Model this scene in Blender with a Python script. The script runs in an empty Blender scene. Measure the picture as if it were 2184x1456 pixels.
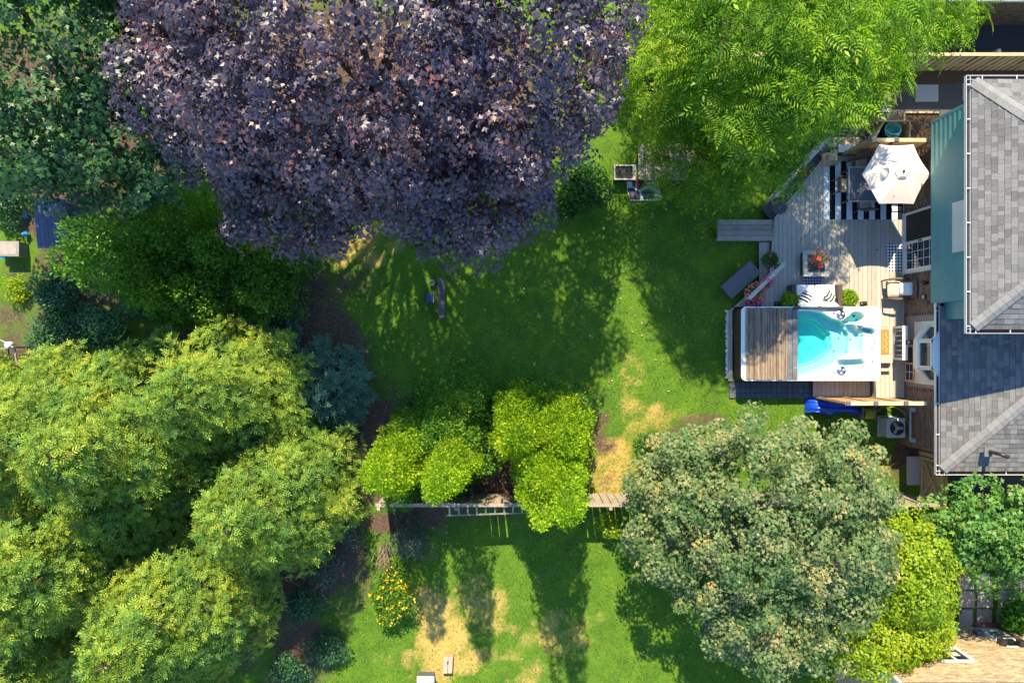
import bpy, math, random
import numpy as np
from mathutils import Vector, Matrix

# ---------------------------------------------------------------- camera, sky, sun, exposure
SC = bpy.context.scene
COL = SC.collection
HC, FP = 26.0, 1664.0                    # drone height in metres, focal length in photo pixels (2184 wide)
cam_data = bpy.data.cameras.new('drone_camera')
cam_data.sensor_width = 36.0
cam_data.lens = 36.0 * FP / 2184.0
cam_data.clip_start = 0.5
cam_data.clip_end = 3000.0
cam = bpy.data.objects.new('drone_camera', cam_data)
cam.location = (0, 0, HC)
COL.objects.link(cam)
SC.camera = cam

SUN_DX, SUN_DY = 0.10, -0.86             # shadow offset per metre of height
sun_el = math.atan(1.0 / math.hypot(SUN_DX, SUN_DY))
world = bpy.data.worlds.new('World')
SC.world = world
world.use_nodes = True
wn = world.node_tree.nodes
wl = world.node_tree.links
bg = wn['Background']
sky = wn.new('ShaderNodeTexSky')
sky.sky_type = 'NISHITA'
sky.sun_disc = False
sky.sun_elevation = sun_el
sky.sun_rotation = math.atan2(-SUN_DX, -SUN_DY)
sky.air_density = 1.3
sky.dust_density = 0.0
sky.ozone_density = 6.0
wl.new(sky.outputs[0], bg.inputs[0])
bg.inputs[1].default_value = 0.15

sd = bpy.data.lights.new('sun', 'SUN')
sd.energy = 4.5
sd.angle = math.radians(0.55)
sd.color = (1.0, 0.86, 0.60)
sun = bpy.data.objects.new('sun', sd)
sun.rotation_euler = Vector((SUN_DX, SUN_DY, -1.0)).to_track_quat('-Z', 'Y').to_euler()
sun.location = (-2, 20, 40)
COL.objects.link(sun)

vs = SC.view_settings
vs.view_transform = 'Standard'
vs.look = 'None'
vs.exposure = 1.33
vs.gamma = 1.0
vs.use_curve_mapping = False
SC.cycles.max_bounces = 6
SC.cycles.diffuse_bounces = 3
SC.cycles.glossy_bounces = 3
SC.cycles.transmission_bounces = 4
SC.cycles.transparent_max_bounces = 10
SC.cycles.caustics_reflective = False
SC.cycles.caustics_refractive = False
SC.cycles.sample_clamp_indirect = 6.0

random.seed(7)
RNG = np.random.default_rng(11)


# ---------------------------------------------------------------- helpers
def P(px, py, z=0.0):
    """photo pixel + height of the surface it touches -> world point"""
    return Vector(((px - 1092.0) * (HC - z) / FP, (728.0 - py) * (HC - z) / FP, z))


def PX(px, z):
    return (px - 1092.0) * (HC - z) / FP


def PY(py, z):
    return (728.0 - py) * (HC - z) / FP


class G:
    """collects faces; mk() turns it into one mesh object"""
    def __init__(self):
        self.v = []
        self.f = []

    def add(self, vs_, fs_):
        b = len(self.v)
        self.v += [tuple(p) for p in vs_]
        self.f += [tuple(i + b for i in f) for f in fs_]
        return self

    def box(self, c, s, rz=0.0, m=None):
        x, y, z = s[0] / 2, s[1] / 2, s[2] / 2
        pts = [(-x, -y, -z), (x, -y, -z), (x, y, -z), (-x, y, -z), (-x, -y, z), (x, -y, z), (x, y, z), (-x, y, z)]
        if m is not None:
            pts = [m @ Vector(p) for p in pts]
        if rz:
            cr, sr = math.cos(rz), math.sin(rz)
            pts = [(p[0] * cr - p[1] * sr, p[0] * sr + p[1] * cr, p[2]) for p in pts]
        pts = [(p[0] + c[0], p[1] + c[1], p[2] + c[2]) for p in pts]
        return self.add(pts, [(0, 3, 2, 1), (4, 5, 6, 7), (0, 1, 5, 4), (1, 2, 6, 5), (2, 3, 7, 6), (3, 0, 4, 7)])

    def bx(self, x0, x1, y0, y1, z0, z1):
        return self.box(((x0 + x1) / 2, (y0 + y1) / 2, (z0 + z1) / 2), (abs(x1 - x0), abs(y1 - y0), abs(z1 - z0)))

    def bar(self, p, q, w, h, up=(0, 0, 1)):
        p, q = Vector(p), Vector(q)
        d = q - p
        L = d.length
        d.normalize()
        up = Vector(up)
        s = d.cross(up)
        if s.length < 1e-4:
            s = d.cross(Vector((1, 0, 0)))
        s.normalize()
        u = s.cross(d).normalized()
        pts = []
        for t in (p, q):
            for a, b in ((-1, -1), (1, -1), (1, 1), (-1, 1)):
                pts.append(t + s * (a * w / 2) + u * (b * h / 2))
        return self.add(pts, [(0, 1, 2, 3), (7, 6, 5, 4), (0, 4, 5, 1), (1, 5, 6, 2), (2, 6, 7, 3), (3, 7, 4, 0)])

    def tube(self, pts, rad, n=8, cap=True):
        pts = [Vector(p) for p in pts]
        if not hasattr(rad, '__len__'):
            rad = [rad] * len(pts)
        b = len(self.v)
        prev = None
        for i, p in enumerate(pts):
            d = (pts[min(i + 1, len(pts) - 1)] - pts[max(i - 1, 0)])
            d.normalize()
            if prev is None:
                s = d.cross(Vector((0, 0, 1)))
                if s.length < 1e-3:
                    s = d.cross(Vector((1, 0, 0)))
            else:
                s = prev - d * prev.dot(d)
            s.normalize()
            prev = s
            u = d.cross(s)
            for k in range(n):
                a = 2 * math.pi * k / n
                self.v.append(tuple(p + (s * math.cos(a) + u * math.sin(a)) * rad[i]))
        for i in range(len(pts) - 1):
            for k in range(n):
                k2 = (k + 1) % n
                self.f.append((b + i * n + k, b + i * n + k2, b + (i + 1) * n + k2, b + (i + 1) * n + k))
        if cap:
            self.f.append(tuple(b + k for k in reversed(range(n))))
            self.f.append(tuple(b + (len(pts) - 1) * n + k for k in range(n)))
        return self

    def lathe(self, c, prof, n=20):
        b = len(self.v)
        for r, z in prof:
            for k in range(n):
                a = 2 * math.pi * k / n
                self.v.append((c[0] + r * math.cos(a), c[1] + r * math.sin(a), c[2] + z))
        for i in range(len(prof) - 1):
            for k in range(n):
                k2 = (k + 1) % n
                self.f.append((b + i * n + k, b + i * n + k2, b + (i + 1) * n + k2, b + (i + 1) * n + k))
        self.f.append(tuple(b + k for k in reversed(range(n))))
        self.f.append(tuple(b + (len(prof) - 1) * n + k for k in range(n)))
        return self

    def prism(self, poly, z0, z1):
        n = len(poly)
        a = sum(poly[i][0] * poly[(i + 1) % n][1] - poly[(i + 1) % n][0] * poly[i][1] for i in range(n))
        if a < 0:
            poly = poly[::-1]
        pts = [(p[0], p[1], z0) for p in poly] + [(p[0], p[1], z1) for p in poly]
        fs = [tuple(reversed(range(n))), tuple(range(n, 2 * n))]
        fs += [(i, (i + 1) % n, (i + 1) % n + n, i + n) for i in range(n)]
        return self.add(pts, fs)


def mk(g, name, mat, parent=None, smooth=False, bevel=0.0, loc=None, rz=0.0, seg=2):
    me = bpy.data.meshes.new(name)
    me.from_pydata(g.v, [], g.f)
    me.materials.append(mat)
    if smooth:
        me.polygons.foreach_set('use_smooth', [True] * len(me.polygons))
    me.update()
    o = bpy.data.objects.new(name, me)
    COL.objects.link(o)
    if parent is not None:
        o.parent = parent
    if loc is not None:
        o.location = loc
    o.rotation_euler.z = rz
    if bevel:
        b = o.modifiers.new('bevel', 'BEVEL')
        b.width = bevel
        b.segments = seg
        b.limit_method = 'ANGLE'
    return o


def inst(me, name, parent, loc=(0, 0, 0), rot=None, scale=None):
    """one more object that shares a mesh"""
    o = bpy.data.objects.new(name, me)
    COL.objects.link(o)
    o.parent = parent
    o.location = loc
    if rot is not None:
        o.rotation_euler = rot
    if scale is not None:
        o.scale = scale
    return o


def tag(o, label, cat, group=None, kind=None):
    if label:
        o['label'] = label
    if cat:
        o['category'] = cat
    if group:
        o['group'] = group
    if kind:
        o['kind'] = kind
    return o


def thing(name, label, cat, loc=(0, 0, 0), rz=0.0, group=None):
    o = bpy.data.objects.new(name, None)
    o.empty_display_size = 0.2
    o.location = loc
    o.rotation_euler.z = rz
    COL.objects.link(o)
    return tag(o, label, cat, group)


def struct(o):
    o['kind'] = 'structure'
    return o


def stuff(o):
    o['kind'] = 'stuff'
    return o


# ---------------------------------------------------------------- materials
MATS = {}


def _new(name):
    m = bpy.data.materials.new(name)
    m.use_nodes = True
    nt = m.node_tree
    return m, nt, nt.nodes, nt.links, nt.nodes['Principled BSDF']


def _ramp(nodes, cols, pos=None):
    r = nodes.new('ShaderNodeValToRGB')
    el = r.color_ramp.elements
    n = len(cols)
    while len(el) < n:
        el.new(0.5)
    for i, c in enumerate(cols):
        el[i].position = pos[i] if pos else i / max(1, n - 1)
        el[i].color = (c[0], c[1], c[2], 1)
    return r


def _pos(nodes, links, scale=(1, 1, 1)):
    g = nodes.new('ShaderNodeNewGeometry')
    mp = nodes.new('ShaderNodeMapping')
    mp.inputs['Scale'].default_value = scale
    links.new(g.outputs['Position'], mp.inputs['Vector'])
    return mp.outputs[0]


def mat(name, c1, c2=None, rough=0.6, scale=6.0, stretch=(1, 1, 1), bump=0.0, bscale=None, metal=0.0, spec=0.5,
        obj_var=0.0, isl_var=0.0, detail=5.0, coat=0.0):
    """procedural surface: two colours mixed by world-space noise, per-object tone, fine bump"""
    if name in MATS:
        return MATS[name]
    m, nt, N, L, b = _new(name)
    c2 = c2 or tuple(x * 0.72 for x in c1)
    v = _pos(N, L, stretch)
    nz = N.new('ShaderNodeTexNoise')
    nz.inputs['Scale'].default_value = scale
    nz.inputs['Detail'].default_value = detail
    nz.inputs['Roughness'].default_value = 0.65
    L.new(v, nz.inputs['Vector'])
    r = _ramp(N, [c2, c1], [0.32, 0.68])
    L.new(nz.outputs['Fac'], r.inputs[0])
    out = r.outputs[0]
    if obj_var or isl_var:
        hs = N.new('ShaderNodeHueSaturation')
        mr = N.new('ShaderNodeMapRange')
        if obj_var:
            src = N.new('ShaderNodeObjectInfo').outputs['Random']
            a = obj_var
        else:
            src = N.new('ShaderNodeNewGeometry').outputs['Random Per Island']
            a = isl_var
        L.new(src, mr.inputs[0])
        mr.inputs[3].default_value = 1 - a
        mr.inputs[4].default_value = 1 + a
        L.new(mr.outputs[0], hs.inputs['Value'])
        L.new(out, hs.inputs['Color'])
        out = hs.outputs[0]
    L.new(out, b.inputs['Base Color'])
    b.inputs['Roughness'].default_value = rough
    b.inputs['Metallic'].default_value = metal
    b.inputs['Specular IOR Level'].default_value = spec
    b.inputs['Coat Weight'].default_value = coat
    if bump:
        bn = N.new('ShaderNodeTexNoise')
        bn.inputs['Scale'].default_value = bscale or scale * 6
        bn.inputs['Detail'].default_value = 4
        L.new(v, bn.inputs['Vector'])
        bp = N.new('ShaderNodeBump')
        bp.inputs['Strength'].default_value = bump
        bp.inputs['Distance'].default_value = 0.01
        L.new(bn.outputs['Fac'], bp.inputs['Height'])
        L.new(bp.outputs[0], b.inputs['Normal'])
    MATS[name] = m
    return m


def leafmat(name, cols, trans=0.35, rough=0.45, spec=0.35, tcol=None, pos=None, patch=None):
    """foliage: colour per leaf (random per island) and slow patches; part of the light passes through"""
    if name in MATS:
        return MATS[name]
    m, nt, N, L, b = _new(name)
    g = N.new('ShaderNodeNewGeometry')
    r = _ramp(N, cols, pos)
    v = _pos(N, L)
    nz = N.new('ShaderNodeTexNoise')
    nz.inputs['Scale'].default_value = 0.9
    nz.inputs['Detail'].default_value = 3
    L.new(v, nz.inputs['Vector'])
    mx = N.new('ShaderNodeMath')
    mx.operation = 'MULTIPLY_ADD'
    L.new(nz.outputs['Fac'], mx.inputs[0])
    mx.inputs[1].default_value = 1.5
    mx.inputs[2].default_value = -0.62
    ad = N.new('ShaderNodeMath')
    ad.operation = 'MULTIPLY_ADD'
    ad.use_clamp = True
    L.new(g.outputs['Random Per Island'], ad.inputs[0])
    ad.inputs[1].default_value = 0.70
    L.new(mx.outputs[0], ad.inputs[2])
    L.new(ad.outputs[0], r.inputs[0])
    L.new(r.outputs[0], b.inputs['Base Color'])
    b.inputs['Roughness'].default_value = rough
    b.inputs['Specular IOR Level'].default_value = spec
    tr = N.new('ShaderNodeBsdfTranslucent')
    hs = N.new('ShaderNodeHueSaturation')
    hs.inputs['Saturation'].default_value = 1.15
    hs.inputs['Value'].default_value = 1.5
    L.new(r.outputs[0], hs.inputs['Color'])
    if tcol:
        tr.inputs[0].default_value = (*tcol, 1)
    else:
        L.new(hs.outputs[0], tr.inputs[0])
    ms = N.new('ShaderNodeMixShader')
    ms.inputs[0].default_value = trans
    L.new(b.outputs[0], ms.inputs[1])
    L.new(tr.outputs[0], ms.inputs[2])
    L.new(ms.outputs[0], N['Material Output'].inputs[0])
    MATS[name] = m
    return m


def checker_mat(name, ca, cb, period, mode, axis=0, origin=(0, 0)):
    """woven pattern in the object's own x/y: 'stripe' or 'gingham'"""
    m, nt, N, L, b = _new(name)
    tc = N.new('ShaderNodeTexCoord')
    sp = N.new('ShaderNodeSeparateXYZ')
    L.new(tc.outputs['Object'], sp.inputs[0])

    def sq(out):
        d = N.new('ShaderNodeMath'); d.operation = 'DIVIDE'; d.inputs[1].default_value = period
        L.new(out, d.inputs[0])
        a = N.new('ShaderNodeMath'); a.operation = 'ADD'; a.inputs[1].default_value = 100.0
        L.new(d.outputs[0], a.inputs[0])
        f = N.new('ShaderNodeMath'); f.operation = 'FRACT'
        L.new(a.outputs[0], f.inputs[0])
        t = N.new('ShaderNodeMath'); t.operation = 'GREATER_THAN'; t.inputs[1].default_value = 0.5
        L.new(f.outputs[0], t.inputs[0])
        return t.outputs[0]
    if mode == 'stripe':
        fac = sq(sp.outputs[axis])
    else:
        s = N.new('ShaderNodeMath'); s.operation = 'ADD'
        L.new(sq(sp.outputs[0]), s.inputs[0]); L.new(sq(sp.outputs[1]), s.inputs[1])
        h = N.new('ShaderNodeMath'); h.operation = 'MULTIPLY'; h.inputs[1].default_value = 0.5
        L.new(s.outputs[0], h.inputs[0])
        fac = h.outputs[0]
    mx = N.new('ShaderNodeMix'); mx.data_type = 'RGBA'
    L.new(fac, mx.inputs[0])
    mx.inputs[6].default_value = (*ca, 1)
    mx.inputs[7].default_value = (*cb, 1)
    nz = N.new('ShaderNodeTexNoise'); nz.inputs['Scale'].default_value = 40
    L.new(tc.outputs['Object'], nz.inputs['Vector'])
    hs = N.new('ShaderNodeHueSaturation')
    mr = N.new('ShaderNodeMapRange'); mr.inputs[3].default_value = 0.8; mr.inputs[4].default_value = 1.15
    L.new(nz.outputs['Fac'], mr.inputs[0]); L.new(mr.outputs[0], hs.inputs['Value'])
    L.new(mx.outputs[2], hs.inputs['Color'])
    L.new(hs.outputs[0], b.inputs['Base Color'])
    b.inputs['Roughness'].default_value = 0.9
    b.inputs['Specular IOR Level'].default_value = 0.1
    bp = N.new('ShaderNodeBump'); bp.inputs['Strength'].default_value = 0.4; bp.inputs['Distance'].default_value = 0.004
    n2 = N.new('ShaderNodeTexNoise'); n2.inputs['Scale'].default_value = 12
    L.new(tc.outputs['Object'], n2.inputs['Vector'])
    L.new(n2.outputs['Fac'], bp.inputs['Height']); L.new(bp.outputs[0], b.inputs['Normal'])
    return m


def glass_mat(name, tint, refl=0.12, rough=0.02):
    m, nt, N, L, b = _new(name)
    b.inputs['Base Color'].default_value = (*tint, 1)
    b.inputs['Roughness'].default_value = rough
    b.inputs['Specular IOR Level'].default_value = 0.9
    b.inputs['Coat Weight'].default_value = 0.6
    tr = N.new('ShaderNodeBsdfTransparent')
    tr.inputs[0].default_value = (0.75, 0.82, 0.85, 1)
    ms = N.new('ShaderNodeMixShader')
    ms.inputs[0].default_value = 0.55
    L.new(tr.outputs[0], ms.inputs[1]); L.new(b.outputs[0], ms.inputs[2])
    ms.inputs[0].default_value = 1 - refl * 3
    L.new(ms.outputs[0], N['Material Output'].inputs[0])
    return m


M_deck = mat('deck_boards', (0.44, 0.40, 0.34), (0.33, 0.30, 0.255), rough=0.7, scale=5, stretch=(9, 0.7, 4), bump=0.25, bscale=14, obj_var=0.10)
M_deck2 = mat('deck_trim', (0.47, 0.43, 0.36), (0.37, 0.34, 0.29), rough=0.7, scale=5, bump=0.2, bscale=20, obj_var=0.08)
M_dark = mat('dark_stain', (0.075, 0.072, 0.075), (0.05, 0.048, 0.05), rough=0.6, scale=5, bump=0.2, obj_var=0.15)
M_weath = mat('weathered_wood', (0.30, 0.27, 0.23), (0.17, 0.15, 0.13), rough=0.85, scale=4, stretch=(0.8, 8, 4), bump=0.5, bscale=12, obj_var=0.15)
M_cedarwood = mat('cedar_boards', (0.46, 0.30, 0.15), (0.30, 0.18, 0.08), rough=0.75, scale=5, stretch=(2, 2, 2), bump=0.3, bscale=18, obj_var=0.15)
M_tanwood = mat('tan_wood', (0.55, 0.42, 0.27), (0.40, 0.29, 0.17), rough=0.75, scale=6, bump=0.3, bscale=18, obj_var=0.12)
M_fence = mat('old_fence_wood', (0.40, 0.33, 0.25), (0.20, 0.165, 0.13), rough=0.9, scale=3, stretch=(6, 6, 1.5), bump=0.5, bscale=10, obj_var=0.18)
M_greenwood = mat('mossy_wood', (0.22, 0.23, 0.17), (0.12, 0.13, 0.10), rough=0.9, scale=5, bump=0.4, obj_var=0.12)
M_white = mat('white_paint', (0.66, 0.66, 0.65), (0.58, 0.58, 0.57), rough=0.45, scale=3)
M_vinyl = mat('white_vinyl', (0.70, 0.68, 0.64), (0.60, 0.58, 0.54), rough=0.5, scale=3, obj_var=0.05)
M_teal = mat('teal_siding', (0.12, 0.30, 0.31), (0.10, 0.255, 0.265), rough=0.5, scale=2.5, bump=0.05, obj_var=0.05)
M_black = mat('black_metal', (0.018, 0.018, 0.02), (0.03, 0.03, 0.03), rough=0.4)
M_char = mat('charcoal_plastic', (0.10, 0.10, 0.115), (0.075, 0.075, 0.085), rough=0.55, scale=20, bump=0.15)
M_wicker = mat('dark_wicker', (0.085, 0.062, 0.05), (0.04, 0.03, 0.025), rough=0.7, scale=60, bump=0.6, bscale=120)
M_wickerb = mat('brown_wicker', (0.16, 0.11, 0.075), (0.08, 0.055, 0.04), rough=0.7, scale=60, bump=0.6, bscale=120)
M_beige = mat('beige_fabric', (0.56, 0.47, 0.37), (0.48, 0.40, 0.31), rough=0.95, scale=10, bump=0.3, bscale=90, spec=0.1)
M_cush = mat('white_fabric', (0.78, 0.77, 0.76), (0.70, 0.69, 0.68), rough=0.95, scale=8, bump=0.3, bscale=70, spec=0.1)
M_canvas = mat('umbrella_canvas', (0.80, 0.68, 0.60), (0.74, 0.62, 0.54), rough=0.95, scale=3, bump=0.15, bscale=30, spec=0.1)
M_acryl = mat('white_acrylic', (0.82, 0.82, 0.80), (0.78, 0.78, 0.77), rough=0.15, scale=2, spec=0.5)
M_chrome = mat('chrome', (0.55, 0.56, 0.58), (0.4, 0.41, 0.43), rough=0.2, metal=1.0)
M_grey = mat('grey_metal', (0.50, 0.50, 0.49), (0.42, 0.42, 0.41), rough=0.45, scale=10)
M_pipe = mat('pale_blue_pipe', (0.34, 0.43, 0.44), (0.28, 0.36, 0.37), rough=0.5)
M_soilm = mat('potting_soil', (0.06, 0.042, 0.03), (0.03, 0.022, 0.016), rough=1, scale=40, bump=0.8, bscale=90)
M_mulch = mat('bark_mulch', (0.13, 0.075, 0.045), (0.045, 0.028, 0.02), rough=1, scale=28, bump=1.0, bscale=60)
M_gravel = mat('dark_gravel', (0.11, 0.105, 0.105), (0.05, 0.048, 0.05), rough=0.95, scale=45, bump=1.0, bscale=80)
M_slate = mat('slate_pavers', (0.095, 0.105, 0.13), (0.07, 0.078, 0.098), rough=0.8, scale=12, bump=0.3, obj_var=0.12)
M_stone = mat('grey_slab', (0.42, 0.41, 0.42), (0.35, 0.34, 0.35), rough=0.85, scale=18, bump=0.25, bscale=70, obj_var=0.06)
M_flag = mat('dark_flagstone', (0.06, 0.065, 0.085), (0.045, 0.048, 0.065), rough=0.8, scale=20, bump=0.3)
M_conc = mat('old_concrete', (0.36, 0.30, 0.26), (0.26, 0.22, 0.19), rough=0.9, scale=6, bump=0.4, bscale=30, obj_var=0.1)
M_pebble = mat('white_pebble', (0.72, 0.70, 0.66), (0.6, 0.58, 0.54), rough=0.8, isl_var=0.15)
M_asph = mat('neighbour_asphalt', (0.055, 0.055, 0.06), (0.04, 0.04, 0.043), rough=0.9, scale=20, bump=0.4, bscale=60)
M_shing = mat('roof_shingle', (0.165, 0.163, 0.162), (0.115, 0.114, 0.114), rough=0.95, scale=30, bump=0.5, bscale=150, obj_var=0.28, spec=0.2)
M_shing2 = mat('roof_shingle_field', (0.165, 0.163, 0.162), (0.115, 0.114, 0.114), rough=0.95, scale=30, bump=0.5, bscale=150, isl_var=0.28, spec=0.2)
M_cap = mat('hip_shingle', (0.22, 0.218, 0.215), (0.17, 0.168, 0.165), rough=0.95, scale=30, bump=0.5, bscale=150, obj_var=0.10, spec=0.2)
M_brick = mat('brown_brick', (0.24, 0.15, 0.10), (0.16, 0.10, 0.07), rough=0.95, scale=9, bump=0.4, bscale=60, isl_var=0.25)
M_mortar = mat('mortar', (0.30, 0.27, 0.24), (0.22, 0.2, 0.18), rough=1, scale=20)
M_brickt = mat('tan_brick', (0.50, 0.36, 0.22), (0.36, 0.24, 0.13), rough=0.95, scale=5, bump=0.4, bscale=60, isl_var=0.28)
M_mortart = mat('pale_mortar', (0.52, 0.44, 0.33), (0.44, 0.36, 0.27), rough=1, scale=20)
M_gutdeb = mat('gutter_litter', (0.06, 0.035, 0.03), (0.018, 0.012, 0.015), rough=1, scale=30, bump=0.8)
M_blue = mat('blue_tarp', (0.012, 0.075, 0.55), (0.008, 0.05, 0.42), rough=0.35, scale=6, bump=0.5, bscale=14)
M_bluep = mat('blue_plastic', (0.02, 0.28, 0.60), (0.015, 0.2, 0.5), rough=0.3)
M_bluedk = mat('dark_blue_paint', (0.03, 0.06, 0.16), (0.02, 0.04, 0.11), rough=0.6, scale=10)
M_turq = mat('turquoise_plastic', (0.02, 0.42, 0.42), (0.015, 0.33, 0.34), rough=0.35)
M_hose = mat('green_hose', (0.42, 0.46, 0.06), (0.32, 0.36, 0.04), rough=0.4)
M_mat = mat('coir_mat', (0.45, 0.21, 0.04), (0.36, 0.16, 0.03), rough=1, scale=50, bump=0.5)
M_cream = mat('cream_curtain', (0.58, 0.52, 0.40), (0.46, 0.40, 0.30), rough=0.95, scale=5)
M_bark = mat('bark', (0.16, 0.125, 0.095), (0.07, 0.055, 0.045), rough=1, scale=9, stretch=(3, 3, 1), bump=0.8, bscale=14)
M_twig = mat('pale_twig', (0.28, 0.21, 0.15), (0.18, 0.13, 0.09), rough=1, scale=8)
M_terra = mat('brown_threshold', (0.22, 0.075, 0.045), (0.15, 0.05, 0.03), rough=0.6)
M_darkglass = glass_mat('window_glass', (0.012, 0.016, 0.022), refl=0.05)
M_clearglass = glass_mat('bay_glass', (0.10, 0.10, 0.10), refl=0.26)
M_int = mat('dark_interior', (0.02, 0.02, 0.022), (0.012, 0.012, 0.013), rough=0.9)


# ================================================================ GROUND
def vnoise(x, y, seed=0):
    """cheap smooth value noise on numpy arrays"""
    xi = np.floor(x).astype(np.int64); yi = np.floor(y).astype(np.int64)
    xf = x - xi; yf = y - yi
    xf = xf * xf * (3 - 2 * xf); yf = yf * yf * (3 - 2 * yf)

    def h(a, b):
        n = (a * 374761393 + b * 668265263 + seed * 1442695041) & 0xffffffff
        n = ((n ^ (n >> 13)) * 1274126177) & 0xffffffff
        return ((n ^ (n >> 16)) & 0xffff) / 65535.0
    return (h(xi, yi) * (1 - xf) + h(xi + 1, yi) * xf) * (1 - yf) + (h(xi, yi + 1) * (1 - xf) + h(xi + 1, yi + 1) * xf) * yf


def fbm(x, y, seed=0):
    return 0.5 * vnoise(x, y, seed) + 0.28 * vnoise(x * 2.1, y * 2.1, seed + 1) + 0.15 * vnoise(x * 4.3, y * 4.3, seed + 2) + 0.07 * vnoise(x * 9, y * 9, seed + 3)


# bare-soil and dry-grass patches: photo pixel centre, radii in metres, strength
SOIL_SHADE = [(640, 640, 1.1, 1.5, 1.0), (470, 690, 1.6, 0.9, 1.0), (700, 740, 0.9, 1.2, .8), (770, 900, 0.9, 1.0, 1.0), (900, 1000, 2.4, 0.9, 1.1), (1040, 1010, 1.2, 1.0, 1.2),
        (1000, 880, 1.5, 0.5, .55), (1170, 880, 1.6, 0.5, .6), (850, 860, 1.0, .5, .6), (1260, 930, .6, .6, .7), (1470, 900, .8, .4, .5), (760, 600, .8, .6, .5), (1520, 900, .5, .3, .5),
        (700, 1190, 1.2, 1.2, 1.0), (880, 1100, 1.5, .5, .8), (1600, 1150, 1.6, 1.2, .6), (1950, 960, .5, .6, .9), (1925, 1000, .35, .7, .6),
        (120, 470, 1.4, 1.0, .8), (300, 560, 3.0, 1.6, 1.0), (640, 1400, 1.0, 1.4, .8), (1950, 1250, .8, 2.4, .5), (1300, 1020, .4, .5, .3), (400, 1080, 4.6, 4.4, 1.3), (60, 1000, 2.5, 4, 1.3), (760, 230, 5.5, 2.9, 1.3), (150, 250, 3.5, 2.5, 1.2), (1500, 200, 1.6, 3.0, .9)]  # wide patch under the purple maple imitates shade seen through crown gaps
DRY = [(940, 1345, 0.75, 0.9, 1.0), (960, 1420, .9, 0.5, .85), (900, 1290, .7, .6, .6), (1020, 1300, .9, .9, .5), (1310, 1000, 0.7, .9, .75), (1180, 1360, 1.2, 1.0, .32), (1400, 890, .9, .45, .5),
       (1350, 840, .6, .9, .35), (1880, 1010, .7, .4, .4), (1850, 990, .6, .5, .3), (880, 1400, 1.0, .6, .35), (1080, 1420, 1.3, .5, .28), (760, 520, 1.2, .6, .5)]


def ground_masks(X, Y):
    w = 0.9
    xx = X + (fbm(X * .9, Y * .9, 5) - .5) * w * 1.6
    yy = Y + (fbm(X * .9 + 40, Y * .9, 6) - .5) * w * 1.6
    soil = np.zeros_like(X); dry = np.zeros_like(X)
    for lst, arr in ((SOIL_SHADE, soil), (DRY, dry)):
        for (px, py, rx, ry, s) in lst:
            c = P(px, py)
            d = np.sqrt(((xx - c.x) / rx) ** 2 + ((yy - c.y) / ry) ** 2)
            np.maximum(arr, s * np.clip(1.55 - d, 0, 1), out=arr)
    n = fbm(X * 2.3, Y * 2.3, 9)
    soil = np.clip(soil * 1.25 - (n - .45) * 1.1 - .12, 0, 1) * (soil > 0)
    dry = np.clip(dry * 1.2 - (n - .45) * 1.3 - .1, 0, 1) * (dry > 0)
    return soil, dry


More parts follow.
